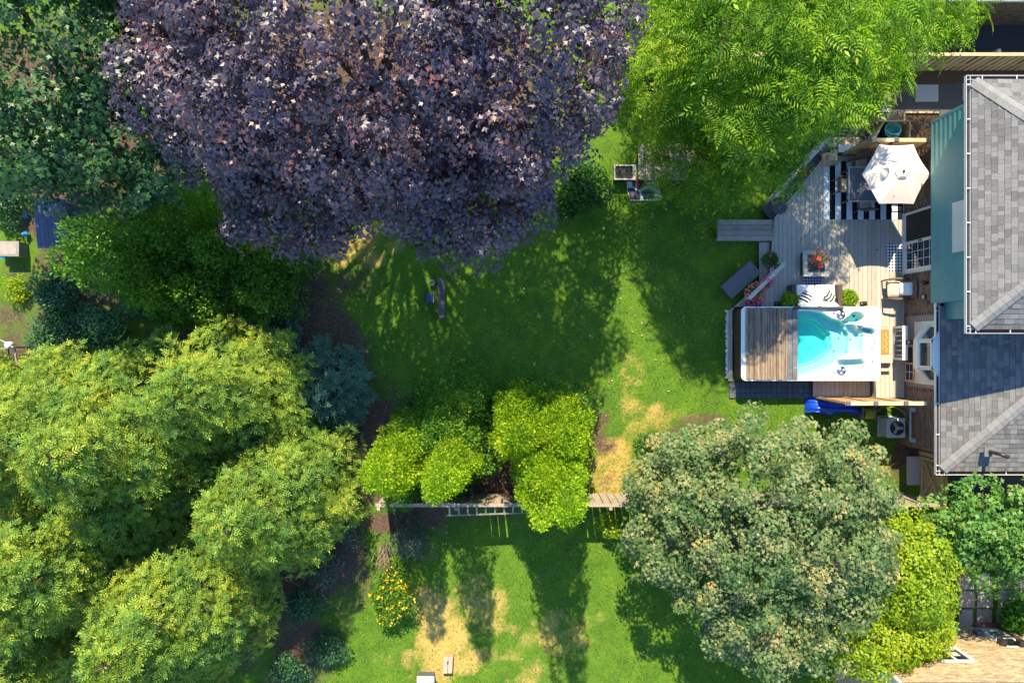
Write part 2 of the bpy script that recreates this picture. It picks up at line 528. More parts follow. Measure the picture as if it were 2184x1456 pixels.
def build_ground():
    fx = np.arange(-19.0, 19.01, 0.16); fy = np.arange(-13.4, 13.41, 0.16)
    xs = np.concatenate([[-400, -120, -50, -28], fx, [28, 50, 120, 400]])
    ys = np.concatenate([[-400, -120, -50, -24], fy, [24, 50, 120, 400]])
    X, Y = np.meshgrid(xs, ys)
    nx, ny = len(xs), len(ys)
    inner = (np.abs(X) < 19.1) & (np.abs(Y) < 13.5)
    Z = np.where(inner, (fbm(X * .7, Y * .7, 3) - .5) * 0.05 - 0.02, -0.02)
    co = np.stack([X, Y, Z], -1).reshape(-1, 3)
    idx = np.arange(nx * ny).reshape(ny, nx)
    q = np.stack([idx[:-1, :-1], idx[:-1, 1:], idx[1:, 1:], idx[1:, :-1]], -1).reshape(-1, 4)
    me = bpy.data.meshes.new('lawn')
    me.vertices.add(len(co)); me.vertices.foreach_set('co', co.astype(np.float32).ravel())
    me.loops.add(q.size); me.loops.foreach_set('vertex_index', q.ravel().astype(np.int32))
    me.polygons.add(len(q)); me.polygons.foreach_set('loop_start', np.arange(0, q.size, 4, dtype=np.int32))
    soil, dry = ground_masks(X, Y)
    for nm, arr in (('soil', soil), ('dry', dry)):
        a = me.attributes.new(nm, 'FLOAT', 'POINT')
        a.data.foreach_set('value', arr.astype(np.float32).ravel())
    me.polygons.foreach_set('use_smooth', np.ones(len(q), dtype=bool))
    me.update(calc_edges=True)
    m, nt, N, L, b = _new('grass_and_soil')
    v = _pos(N, L)

    def noise(s, d=4, r=.6):
        n = N.new('ShaderNodeTexNoise'); n.inputs['Scale'].default_value = s; n.inputs['Detail'].default_value = d; n.inputs['Roughness'].default_value = r
        L.new(v, n.inputs['Vector']); return n.outputs['Fac']

    def mix(f, a, c):
        x = N.new('ShaderNodeMix'); x.data_type = 'RGBA'
        L.new(f, x.inputs[0]); L.new(a, x.inputs[6]); L.new(c, x.inputs[7]); return x.outputs[2]
    g1 = _ramp(N, [(.03, .10, .018), (.08, .18, .020), (.17, .27, .020)], [.3, .52, .75])
    L.new(noise(1.3, 6, .7), g1.inputs[0])
    g2 = _ramp(N, [(.02, .075, .016), (.20, .295, .022)], [.35, .7])
    L.new(noise(22, 4, .75), g2.inputs[0])
    h = N.new('ShaderNodeValue'); h.outputs[0].default_value = .45
    grass = mix(h.outputs[0], g1.outputs[0], g2.outputs[0])
    dr = _ramp(N, [(.22, .17, .035), (.46, .33, .10), (.60, .44, .17)], [.25, .55, .8])
    L.new(noise(16, 5, .7), dr.inputs[0])
    so = _ramp(N, [(.05, .032, .026), (.12, .08, .06), (.21, .14, .10)], [.3, .55, .8])
    L.new(noise(14, 6, .75), so.inputs[0])
    ad = N.new('ShaderNodeAttribute'); ad.attribute_name = 'dry'
    asl = N.new('ShaderNodeAttribute'); asl.attribute_name = 'soil'

    def sharpen(att, s):
        mu = N.new('ShaderNodeMath'); mu.operation = 'MULTIPLY_ADD'; mu.use_clamp = True
        nn = N.new('ShaderNodeMath'); nn.operation = 'MULTIPLY_ADD'
        L.new(noise(s, 5, .75), nn.inputs[0]); nn.inputs[1].default_value = -2.0; nn.inputs[2].default_value = 1.0
        L.new(att.outputs['Fac'], mu.inputs[0]); mu.inputs[1].default_value = 1.5
        L.new(nn.outputs[0], mu.inputs[2])
        st = N.new('ShaderNodeMath'); st.operation = 'MULTIPLY'; st.use_clamp = True
        L.new(mu.outputs[0], st.inputs[0])
        gt = N.new('ShaderNodeMath'); gt.operation = 'MULTIPLY'; gt.use_clamp = True; gt.inputs[1].default_value = 6.0
        L.new(att.outputs['Fac'], gt.inputs[0]); L.new(gt.outputs[0], st.inputs[1])
        return st.outputs[0]
    c = mix(sharpen(ad, 9), grass, dr.outputs[0])
    c = mix(sharpen(asl, 7), c, so.outputs[0])
    L.new(c, b.inputs['Base Color'])
    b.inputs['Roughness'].default_value = 1.0
    b.inputs['Specular IOR Level'].default_value = 0.05
    bp = N.new('ShaderNodeBump'); bp.inputs['Strength'].default_value = .9; bp.inputs['Distance'].default_value = .03
    L.new(noise(45, 3, .7), bp.inputs['Height']); L.new(bp.outputs[0], b.inputs['Normal'])
    me.materials.append(m)
    o = bpy.data.objects.new('lawn', me)
    COL.objects.link(o)
    return struct(o)


build_ground()


def sheet(name, poly, z, m, label=None):
    g = G().prism([(p.x, p.y) for p in poly], -0.05, z)
    return struct(mk(g, name, m))


# side path of dark gravel north of the house, dark paving under the locust, mulch strips
sheet('gravel_path', [P(1735, 235), P(1790, 170), P(2075, 150), P(2220, 150), P(2220, 250), P(1990, 320), P(1735, 345)], 0.030, M_gravel)
sheet('mulch_bed', [P(1600, 110), P(1800, 165), P(2070, 145), P(2220, 145), P(2220, 158), P(1790, 205), P(1600, 170)], 0.036, M_mulch)
sheet('neighbour_driveway', [P(1780, 30), P(2300, 30), P(2300, 139), P(1780, 139)], 0.026, M_asph)
sheet('side_alley', [P(1995, 1015), P(2300, 1015), P(2300, 1050), P(1995, 1050)], 0.026, M_asph)

WX = 12.92          # west face of the main house's ground floor
DZ = 0.35           # deck level

# ================================================================ MAIN HOUSE
house = thing('house', 'grey shingle hip-roofed house with teal siding above brown brick beside the deck', 'house', (15.0, 1.5, 0))
HL = Vector((15.0, 1.5, 0))


def hmk(g, name, m, parent=None, **k):
    """part of the house from world coordinates"""
    g.v = [(p[0] - HL.x, p[1] - HL.y, p[2] - HL.z) for p in g.v]
    return mk(g, name, m, parent or house, **k)


def bricks_face(origin, udir, length, z0, z1, holes, bl=0.215, bh=0.068, gap=0.012, depth=0.05, seed=1):
    """bricks laid in running bond on a vertical face; holes = (u0,u1,z0,z1)"""
    g = G()
    rnd = random.Random(seed)
    u = Vector(udir); n = Vector((u.y, -u.x, 0))
    z = z0; row = 0
    while z + bh < z1:
        off = -(bl + gap) / 2 if row % 2 else 0.0
        a = off
        while a < length:
            s, e = max(a, 0.0), min(a + bl, length)
            if e - s > 0.03 and not any(s < h[1] and e > h[0] and z < h[3] and z + bh > h[2] for h in holes):
                d = depth + rnd.uniform(-.006, .006)
                c = Vector(origin) + u * ((s + e) / 2) + n * (d / 2 - .01)
                g.box((c.x, c.y, z + bh / 2), (e - s, d, bh), rz=math.atan2(u.y, u.x))
            a += bl + gap
        z += bh + gap; row += 1
    return g


# core walls (mortar behind the bricks)
core = G()
core.bx(WX + .035, 22, -3.36, 6.58, 0, 2.62)
hmk(core, 'wall', M_mortar)
Y_N = 6.60
# openings on the west face: v measured from north (y=6.6) going south
DOORY = (PY(585, DZ), PY(457, DZ))            # patio door 2.2 .. 4.18
hole = [(Y_N - DOORY[1], Y_N - DOORY[0], DZ - .1, 2.45), (Y_N - .72, Y_N + 1.36, .36, 2.7)]
stuff(hmk(bricks_face((WX + .03, Y_N, 0), (0, -1, 0), 9.98, 0.0, 2.62, hole, seed=3), 'brick_field', M_brick))
stuff(hmk(bricks_face((WX + .03, -3.38, 0), (1, 0, 0), 4.0, 0.0, 2.62, [], seed=4), 'brick_field', M_brick))

# upper storey: teal lapped boards on the cantilevered west face, flat wall elsewhere
TX = 12.60
UN, US = PY(258, 2.6), 0.66
hmk(G().bx(TX + .03, 22, 1.16, UN - .03, 2.60, 5.20), 'upper_wall', M_teal)
hmk(G().bx(WX, 22, US, 1.16, 2.60, 5.20), 'upper_wall', M_teal)
nb = 11
bh = 2.62 / nb
sg = G()
L_ = UN - 1.16
zb = [(-0.042, 0), (0.0, 0), (0.0, bh + .015), (-0.008, bh + .015)]
sg.add([(x, 0, z) for x, z in zb] + [(x, L_, z) for x, z in zb], [(0, 1, 2, 3), (7, 6, 5, 4), (0, 4, 5, 1), (1, 5, 6, 2), (2, 6, 7, 3), (3, 7, 4, 0)])
first = None
for i in range(nb):
    loc = Vector((TX + .03 - .001, 1.16, 2.58 + i * bh)) - HL
    if first is None:
        first = mk(sg, 'siding_board', M_teal, house, loc=loc)
    else:
        inst(first.data, 'siding_board', house, loc)
hmk(G().bx(TX - .012, TX + .06, UN - .06, UN + .012, 2.57, 5.2), 'corner_trim', M_teal)
hmk(G().bx(TX - .006, TX + .05, 1.14, UN, 2.54, 2.575), 'skirt_trim', M_teal)
# shaded upper-floor window seen edge-on below the eave
uw = hmk(G().bx(TX - .05, TX + .02, PY(537, 4.0), PY(430, 4.0), 3.75, 4.95), 'window', M_vinyl)
hmk(G().bx(TX - .06, TX - .045, PY(527, 4.0), PY(440, 4.0), 3.85, 4.85), 'shutter', M_vinyl, uw)


# ---- roofs
def shingle_slope(g, objs, O, u, v, n, lims, vmax, row=0.150, seed=0, hide=None):
    """rows of tabs on a sloped plane. O eave origin, u along eave, v up the slope (unit), n normal. lims(vlen)->(u0,u1)"""
    rnd = random.Random(seed)
    k = 0
    t = 0.0
    while t < vmax:
        u0, u1 = lims(t + row * .5)
        a = u0 - rnd.uniform(0, .12)
        while a < u1:
            w = rnd.choice((.11, .14, .17, .20, .25))
            s, e = max(a, u0), min(a + w, u1)
            if e - s > 0.03:
                c = O + u * ((s + e) / 2) + v * (t + row * .5)
                objs.append((c.copy(), e - s, (e - s) == w and w or None))
            a += w + .004
        t += row
        k += 1


def slope_pieces(roof, tabs, u, v, n, nobj, seed):
    """tabs -> single objects for the first nobj, joined field for the rest"""
    rnd = random.Random(seed)
    th, row = 0.016, 0.150
    tpl = {}
    gr = G()
    rotm = Matrix((u, v, n)).transposed()
    R4 = rotm.to_4x4()

    def wedge(g, w, lift):
        x = w / 2
        y0, y1 = -row / 2 - .006, row / 2 + .05
        return [(-x, y0, 0), (x, y0, 0), (x, y1, -.012), (-x, y1, -.012), (-x, y0, th + lift), (x, y0, th + lift), (x, y1, .0), (-x, y1, .0)]
    FS = [(0, 3, 2, 1), (4, 5, 6, 7), (0, 1, 5, 4), (1, 2, 6, 5), (2, 3, 7, 6), (3, 0, 4, 7)]
    cnt = 0
    for c, w, full in tabs:
        lift = rnd.choice((0, 0, .006))
        if full and cnt < nobj:
            key = (full, lift)
            if key not in tpl:
                g = G().add(wedge(None, full, lift), FS)
                o = mk(g, 'shingle', M_shing, roof)
                tpl[key] = o.data
            else:
                o = inst(tpl[key], 'shingle', roof)
            o.matrix_local = Matrix.Translation(c - HL) @ R4
            cnt += 1
        else:
            gr.add([Vector(c) + rotm @ Vector(p) - HL for p in wedge(None, w, lift)], FS)
    return gr


def gutter(parent, pts, closed_end=True, zt=0.0):
    """white K-style gutter run along a polyline (outer lip), litter inside, hangers across"""
    for a, b_ in zip(pts[:-1], pts[1:]):
        a, b_ = Vector(a), Vector(b_)
        d = (b_ - a).normalized()
        nrm = Vector((-d.y, d.x, 0))        # towards the roof (left of travel)
        w, h = 0.118, 0.11
        prof = [(0, 0), (.009, 0), (.009, -h + .012), (w - .006, -h + .012), (w - .006, 0), (w, 0), (w, -h), (-.0, -h)]
        g = G()
        vs_ = [a + nrm * p[0] + Vector((0, 0, p[1])) - HL for p in prof] + [b_ + nrm * p[0] + Vector((0, 0, p[1])) - HL for p in prof]
        n = len(prof)
        g.add(vs_, [(i, (i + 1) % n, (i + 1) % n + n, i + n) for i in range(n)])
        go = mk(g, 'gutter', M_white, parent)
        g2 = G().add([a + nrm * .012 + Vector((0, 0, -.075)) - HL, b_ + nrm * .012 + Vector((0, 0, -.075)) - HL, b_ + nrm * (w - .006) + Vector((0, 0, -.07)) - HL, a + nrm * (w - .006) + Vector((0, 0, -.07)) - HL], [(0, 1, 2, 3)])
        mk(g2, 'leaf_litter', M_gutdeb, go)
        Ln = (b_ - a).length
        k = .25
        while k < Ln:
            p = a + d * k
            mk(G().bar(p + nrm * .0 + Vector((0, 0, .002)) - HL, p + nrm * w + Vector((0, 0, .002)) - HL, .022, .008), 'gutter_hanger', M_white, go)
            k += .92


def cap_run(parent, p0, p1, nrmA, nrmB, name='hip_cap', step=.19, wdt=.17):
    d = (p1 - p0)
    Ln = d.length
    d.normalize()
    sA = d.cross(nrmA).normalized(); sB = d.cross(nrmB).normalized()
    up = (nrmA + nrmB).normalized()
    if (sA.dot(nrmB)) > 0:
        sA = -sA
    if (sB.dot(nrmA)) > 0:
        sB = -sB
    me = None
    k = 0.0
    zr = Matrix((d, (up.cross(d)).normalized(), up)).transposed()
    inv = zr.transposed()
    while k < Ln:
        if me is None:
            L0, L1 = -.01, step + .03
            pts = []
            for t, lift in ((L0, .052), (L1, .044)):
                base = d * t + up * lift
                pts += [base + sA * wdt, base, base + sB * wdt]
                base2 = d * t + up * (lift - .014)
                pts += [base2 + sA * wdt, base2, base2 + sB * wdt]
            pts = [inv @ p for p in pts]
            g = G().add(pts, [(0, 6, 7, 1), (1, 7, 8, 2), (3, 4, 10, 9), (4, 5, 11, 10), (0, 1, 4, 3), (1, 2, 5, 4), (0, 3, 9, 6), (2, 8, 11, 5), (6, 9, 10, 7), (7, 10, 11, 8)])
            o = mk(g, name, M_cap, parent)
            me = o.data
        else:
            o = inst(me, name, parent)
        o.matrix_local = Matrix.Translation(p0 + d * k - HL) @ zr.to_4x4()
        k += step


def hip_roof(name, X0, Y0, Y1, ze, p, south, north, nobj, seed, xr=22.0, ytop=None, xfront=None):
    """roof with a west slope between two hips"""
    half = (Y1 - Y0) / 2
    roof = None
    # deck below the shingles
    g = G()
    if ytop is None:
        ridge = (X0 + half, (Y0 + Y1) / 2, ze + p * half)
        g.add([(X0, Y0, ze), (X0, Y1, ze), ridge, (xr, Y1, ze), (xr, (Y0 + Y1) / 2, ze + p * half), (xr, Y0, ze),
               (X0, Y0, ze - .16), (X0, Y1, ze - .16), (xr, Y1, ze - .16), (xr, Y0, ze - .16)],
              [(1, 0, 2), (1, 2, 4, 3), (0, 5, 4, 2), (6, 7, 8, 9), (0, 1, 7, 6), (1, 3, 8, 7), (5, 0, 6, 9), (3, 5, 9, 8)])
    else:
        D = 4.6
        g.add([(X0, Y0, ze), (X0, ytop, ze), (X0 + D, Y0 + D, ze + p * D), (X0 + D, ytop, ze + p * D), (xr, Y0, ze), (xr, Y0 + D, ze + p * D),
               (X0, Y0, ze - .14), (X0, ytop, ze - .14), (xr, Y0, ze - .14), (xr, ytop, ze - .14)],
              [(1, 0, 2, 3), (0, 4, 5, 2), (0, 1, 7, 6), (4, 0, 6, 8), (6, 7, 9, 8), (1, 3, 7)])
    roof = hmk(g, name, M_shing2)
    cs = 1 / math.sqrt(1 + p * p)
    up = Vector((0, 0, 1))
    field = G()
    # west slope
    u = Vector((0, 1, 0)); v = Vector((cs, 0, p * cs)); n = u.cross(v) * -1
    n = v.cross(u) * -1 if n.z < 0 else n
    if n.z < 0:
        n = -n
    tabs = []
    ym = ytop if ytop is not None else None
    Lw = Y1 - Y0

    def lim_w(t):
        d = t * cs
        return (d, (ytop - Y0) if ytop is not None else (Lw - d))
    shingle_slope(None, tabs, Vector((X0, Y0, ze + .006)), u, v, n, lim_w, 3.1, seed=seed)
    uu = v.cross(n) * 1.0
    # right-handed frame: x=u', y=v, z=n
    ux = v.cross(n)
    f = slope_pieces(roof, tabs, ux, v, n, nobj, seed + 1)
    field.v += f.v; field.f += f.f
    # south slope
    if south:
        v2 = Vector((0, cs, p * cs)); n2 = Vector((0, -p * cs, cs)); u2 = v2.cross(n2)
        tabs2 = []
        shingle_slope(None, tabs2, Vector((X0, Y0, ze + .006)), Vector((1, 0, 0)), v2, n2, lambda t: (t * cs, 4.2), 3.0, seed=seed + 2)
        f = slope_pieces(roof, tabs2, u2, v2, n2, 0, seed + 3)
        b = len(field.v); field.v += f.v; field.f += [tuple(i + b for i in q) for q in f.f]
    if north:
        v3 = Vector((0, -cs, p * cs)); n3 = Vector((0, p * cs, cs)); u3 = v3.cross(n3)
        tabs3 = []
        shingle_slope(None, tabs3, Vector((X0, Y1, ze + .006)), Vector((1, 0, 0)), v3, n3, lambda t: (t * cs, 4.2), 3.0, seed=seed + 4)
        f = slope_pieces(roof, tabs3, u3, v3, n3, 0, seed + 5)
        b = len(field.v); field.v += f.v; field.f += [tuple(i + b for i in q) for q in f.f]
    stuff(mk(field, 'shingle_field', M_shing2, roof))
    nW = Vector((-p * cs, 0, cs)); nS = Vector((0, -p * cs, cs)); nN = Vector((0, p * cs, cs))
    if south:
        cap_run(roof, Vector((X0 + .05, Y0 + .05, ze + p * .05)), Vector((X0 + 3.2, Y0 + 3.2, ze + p * 3.2)), nW, nS)
    if north:
        cap_run(roof, Vector((X0 + .05, Y1 - .05, ze + p * .05)), Vector((X0 + 3.2, Y1 - 3.2, ze + p * 3.2)), nW, nN)
    return roof


UX, UY0, UY1, UZ = PX(2062, 5.2) + .13, PY(711, 5.2) + .13, PY(160, 5.2) - .13, 5.2
ur = hip_roof('upper_roof', UX, UY0, UY1, UZ, .5, True, True, 300, 20)
gutter(ur, [(22, UY1 + .13, UZ - .02), (UX - .13, UY1 + .13, UZ - .02), (UX - .13, UY0 - .13, UZ - .02), (22, UY0 - .13, UZ - .02)])
LX, LY0, LZ = PX(1997, 2.75) + .13, PY(1013, 2.75) + .13, 2.75
lr = hip_roof('lower_roof', LX, LY0, LY0 + 9.0, LZ, .30, True, False, 290, 40, ytop=US)
gutter(lr, [(TX + .32, PY(645, 2.75), LZ - .02), (LX - .13, PY(645, 2.75), LZ - .02), (LX - .13, LY0 - .13, LZ - .02), (22, LY0 - .13, LZ - .02)])
hmk(G().bx(LX, WX + .05, US, PY(645, 2.75) - .13, LZ - .1, LZ + .03), 'roof_return', M_shing2, lr)
# plumbing vent on the lower roof
vp = P(2120, 965, 3.4)
v_ = hmk(G().tube([(vp.x, vp.y, 3.1), (vp.x, vp.y, 3.62), (vp.x + .05, vp.y - .02, 3.70), (vp.x + .22, vp.y - .09, 3.72)], .055, 12), 'roof_vent', M_black, lr, smooth=True)
hmk(G().bx(vp.x - .16, vp.x + .16, vp.y - .14, vp.y + .14, 3.165, 3.215), 'flashing', M_shing2, lr)

# ---- patio door
d0, d1 = DOORY
pd = hmk(G().bx(WX - .05, WX + .02, d0, d0 + .07, DZ, 2.42).bx(WX - .05, WX + .02, d1 - .07, d1, DZ, 2.42).bx(WX - .06, WX + .02, d0, d1, 2.36, 2.44)
         .bx(WX - .10, WX + .02, d0 - .02, d1 + .02, DZ - .02, DZ + .05), 'patio_door', M_vinyl)
dm = (d0 + d1) / 2
sash = hmk(G().bx(WX - .045, WX, d0 + .07, d0 + .15, DZ + .05, 2.36).bx(WX - .045, WX, dm - .04, dm + .05, DZ + .05, 2.36).bx(WX - .045, WX, d0 + .15, dm - .04, DZ + .05, DZ + .17)
           .bx(WX - .045, WX, d0 + .15, dm - .04, 2.26, 2.36), 'door_sash', M_vinyl, pd)
hmk(G().bx(WX - .02, WX - .012, d0 + .15, dm - .04, DZ + .17, 2.26), 'pane', M_darkglass, pd)
for i in range(1, 3):
    yy = d0 + .15 + (dm - .04 - d0 - .15) * i / 3
    hmk(G().bx(WX - .032, WX - .022, yy - .009, yy + .009, DZ + .17, 2.26), 'muntin', M_white, pd)
for i in range(1, 5):
    zz = DZ + .17 + (2.26 - DZ - .17) * i / 5
    hmk(G().bx(WX - .034, WX - .0225, d0 + .15, dm - .04, zz - .009, zz + .009), 'muntin', M_white, pd)
hmk(G().bx(WX - .02, WX - .012, dm + .05, d1 - .07, DZ + .12, 2.36), 'screen_panel', M_int, pd)
hmk(G().bx(WX - .045, WX - .0, dm + .05, d1 - .07, DZ + .05, DZ + .12), 'door_sash', M_vinyl, pd)
hmk(G().bx(WX - .075, WX - .045, dm - .02, dm + .02, DZ + .95, DZ + 1.15), 'door_handle', M_black, pd)

# ---- clapboard panel, basement window and bay window below the lower eave
for i in range(12):
    z0 = .94 + i * .145
    hmk(G().box((WX + .012, -.355, z0 + .07), (.02, 1.97, .155), m=Matrix.Rotation(math.radians(-4), 3, 'Y')), 'clapboard', M_vinyl)
bw = hmk(G().bx(WX - .03, WX + .02, -1.32, -.10, .38, .45).bx(WX - .03, WX + .02, -1.32, -.10, .90, .96).bx(WX - .03, WX + .02, -1.32, -1.24, .45, .90)
         .bx(WX - .03, WX + .02, -.18, -.10, .45, .90).bx(WX - .03, WX + .02, -.74, -.68, .45, .90), 'basement_window', M_tanwood)
for a, b_ in ((-1.24, -.74), (-.68, -.18)):
    hmk(G().bx(WX - .01, WX - .002, a, b_, .45, .90), 'pane', M_darkglass, bw)
hmk(G().bx(WX - .018, WX - .0105, -1.0, -.98, .45, .90).bx(WX - .0185, WX - .0108, -1.24, -.74, .665, .685), 'muntin', M_white, bw)

SZ = 1.90
A0, A1, A2, A3 = Vector((WX, .49, 0)), Vector((12.58, .02, 0)), Vector((12.58, -.80, 0)), Vector((WX, -1.22, 0))
bay = hmk(G().prism([(p.x, p.y) for p in (A0 + Vector((0, .05, 0)), A1 + Vector((-.05, .04, 0)), A2 + Vector((-.05, -.04, 0)), A3 + Vector((0, -.05, 0)))], SZ - .1, SZ), 'bay_window', M_white)
hmk(G().prism([(p.x, p.y) for p in (A0, A1 + Vector((.03, .02, 0)), A2 + Vector((.03, -.02, 0)), A3)], SZ - .42, SZ - .1), 'bay_base', M_vinyl, bay)
for a, b_ in ((A0, A1), (A1, A2), (A2, A3)):
    d = (b_ - a).normalized(); Ln = (b_ - a).length
    up = Vector((0, 0, 1))
    g = G()
    for t in (0.03, Ln - .03):
        g.bar(a + d * t + up * SZ, a + d * t + up * 2.66, .06, .06, up=d)
    g.bar(a + up * (SZ + .03), b_ + up * (SZ + .03), .065, .06)
    g.bar(a + up * 2.63, b_ + up * 2.63, .065, .06)
    fr = hmk(g, 'window_frame', M_white, bay)
    q0, q1 = a + d * .06, b_ - d * .06
    hmk(G().bar(q0 + up * ((SZ + 2.66) / 2), q1 + up * ((SZ + 2.66) / 2), .008, .62), 'pane', M_clearglass, bay)
hmk(G().add([(WX - .02, -1.2, SZ + .004), (WX - .02, .47, SZ + .004), (12.66, .0, SZ + .004), (12.66, -.78, SZ + .004)], [(0, 1, 2, 3)]), 'inner_sill', M_cream, bay)
hmk(G().bx(WX - .015, WX + .01, -1.2, .47, SZ, 2.66), 'curtain', M_cream, bay)
hmk(G().prism([(p.x, p.y) for p in (A0, A1, A2, A3)], 2.66, 2.70), 'bay_top', M_white, bay)
hmk(G().lathe((12.78, -.25, SZ + .01), [(.05, 0), (.09, .06), (.10, .16), (.06, .22), (.05, .24)], 14), 'window_vase', M_wickerb, bay, smooth=True)

# soffits
hmk(G().bx(UX, TX + .02, UY0, UY1, UZ - .21, UZ - .165), 'soffit', M_white, ur)
hmk(G().bx(LX + .0, WX + .02, LY0, 1.0, LZ - .19, LZ - .145), 'soffit', M_white, lr)

# ================================================================ NORTH NEIGHBOUR HOUSE (corner of the frame)
nh = thing('neighbour_house', 'brown brick house wall under a white gutter beyond the north fence', 'house', (16, 11.5, 0))
HL_save = HL
NL = Vector((16, 11.5, 0))


def nmk(g, name, m, parent=None, **k):
    g.v = [(p[0] - NL.x, p[1] - NL.y, p[2]) for p in g.v]
    return mk(g, name, m, parent or nh, **k)


nmk(G().bx(13.2, 22, 10.55, 17, 0, 2.6), 'wall', M_mortar)
stuff(nmk(bricks_face((13.2, 10.56, 0), (1, 0, 0), 6.5, 0, 2.55, [], seed=9), 'brick_field', M_brick))
nroof = nmk(G().add([(12.8, 10.25, 2.75), (22, 10.25, 2.75), (22, 14, 4.2), (15.5, 14, 4.2), (12.8, 17.6, 2.75), (12.8, 10.25, 2.62), (22, 10.25, 2.62), (12.8, 17.6, 2.62), (22, 17.6, 2.62)],
                    [(0, 1, 2, 3), (0, 3, 4), (0, 5, 6, 1), (0, 4, 7, 5), (5, 7, 8, 6)]), 'roof', M_shing2)
gsv = HL
HL = NL
gutter(nroof, [(12.72, 17.6, 2.74), (12.72, 10.15, 2.74), (22, 10.15, 2.74)])
HL = gsv

# ================================================================ SOUTH-EAST NEIGHBOUR HOUSE (tan brick wall, lit)
SY = PY(1332, 0)
th_ = thing('neighbour_house', 'sunlit tan brick house wall with white window and brown back door', 'house', (15.5, SY - 3, 0))
TL = Vector((15.5, SY - 3, 0))


def tmk(g, name, m, parent=None, **k):
    g.v = [(p[0] - TL.x, p[1] - TL.y, p[2]) for p in g.v]
    return mk(g, name, m, parent or th_, **k)


SX = 10.75
wx0, wx1, wz0, wz1 = PX(1968, 1.9), PX(2040, 1.9), 1.86, 2.92
dx0, dx1, dzt = PX(2075, 0), PX(2120, 0), 1.86
tmk(G().bx(SX + .03, 22, SY - 7, SY - .04, 0, 5.4), 'wall', M_mortart)
# north face: u runs east, normal must point north (+y): lay from the east end westwards
hl = [(22 - wx1, 22 - wx0, wz0 - .02, wz1), (22 - dx1 - .03, 22 - dx0 + .03, 0, dzt + .03)]
stuff(tmk(bricks_face((22, SY - .045, 0), (-1, 0, 0), 22 - SX, 0, 5.3, hl, bl=.20, bh=.062, gap=.011, seed=12), 'brick_field', M_brickt))
stuff(tmk(bricks_face((SX + .035, SY - .03, 0), (0, -1, 0), 4.0, 0, 3.1, [], seed=13), 'brick_field', M_brickt))
me0 = None
for i in range(9):
    g = G().box((0, -2.0, .13), (.03, 4.0, .27), m=Matrix.Rotation(math.radians(-5), 3, 'Y'))
    if me0 is None:
        o = mk(g, 'siding_board', M_vinyl, th_, loc=Vector((SX + .0, SY - .02, 3.1)) - TL)
        me0 = o.data
    else:
        inst(me0, 'siding_board', th_, Vector((SX + .0, SY - .02, 3.1 + i * .25)) - TL)
tmk(G().bx(SX - .035, SX + .06, SY - .05, SY + .02, 3.08, 5.35), 'corner_trim', M_white)
win = tmk(G().bx(wx0, wx1, SY - .05, SY + .02, wz0, wz0 + .13).bx(wx0, wx0 + .07, SY - .04, SY + .01, wz0 + .13, wz1).bx(wx1 - .12, wx1, SY - .04, SY + .01, wz0 + .13, wz1)
          .bx(wx0 + .07, wx1 - .12, SY - .04, SY + .01, wz1 - .08, wz1).bx((wx0 + wx1) / 2 - .04, (wx0 + wx1) / 2 + .04, SY - .04, SY + .0, wz0 + .13, wz1 - .08), 'window', M_white)
tmk(G().bx(wx0 + .05, wx1 - .05, SY - .036, SY - .03, wz0 + .1, wz1 - .05), 'pane', M_darkglass, win)
tmk(G().bx(wx0 + .62, wx1 - .2, SY - .027, SY - .02, wz0 + .35, wz0 + .62), 'blind', M_beige, win)
for i in range(12):
    x = wx0 + (wx1 - wx0) * (i + .5) / 12
    tmk(G().bx(x - .033, x + .033, SY - .05, SY + .045, wz0 - .16, wz0 - .004), 'sill_brick', M_cedarwood, win)
door = tmk(G().bx(dx0, dx1, SY - .07, SY - .03, .16, dzt), 'back_door', M_white)
tmk(G().bx(dx0 - .02, dx1 + .05, SY - .05, SY + .10, 0, .16), 'threshold', M_terra, door)
for i in range(4):
    tmk(G().bx(dx1 - .02 + i * .035, dx1 + .01 + i * .035, SY - .05 + i * .008, SY + .035 - i * .008, .16, dzt + .02), 'door_jamb', M_terra, door)
tmk(G().bx(dx0 + .12, dx1 - .14, SY - .028, SY - .022, .5, 1.05), 'pane', M_clearglass, door)
tmk(G().bx(dx0 + .12, dx1 - .14, SY - .0285, SY - .0225, 1.15, 1.7), 'pane', M_darkglass, door)
lamp = P(2088, 1352, .9)
tmk(G().bx(lamp.x - .1, lamp.x + .12, SY, SY + .14, .72, .98), 'meter_box', M_char)
tmk(G().bx(PX(2030, .6), PX(2045, .6), SY, SY + .12, .45, .62), 'wall_vent', M_white)
tmk(G().bx(PX(2128, 1.6), PX(2140, 1.6), SY, SY + .16, 1.55, 1.80).bx(PX(2170, 1.7), PX(2182, 1.7), SY, SY + .16, 1.62, 1.86), 'wall_lamp', M_black)
tmk(G().add([(SX - .4, SY + .4, 5.4), (22, SY + .4, 5.4), (22, SY - 3.5, 7.2), (SX + 3, SY - 3.5, 7.2), (SX - .4, SY - 7.4, 5.4), (SX - .4, SY + .4, 5.28), (22, SY + .4, 5.28), (SX - .4, SY - 7.4, 5.28), (22, SY - 7.4, 5.28)],
            [(1, 0, 3, 2), (0, 4, 3), (0, 1, 6, 5), (4, 0, 5, 7), (5, 6, 8, 7)]), 'roof', M_shing2)

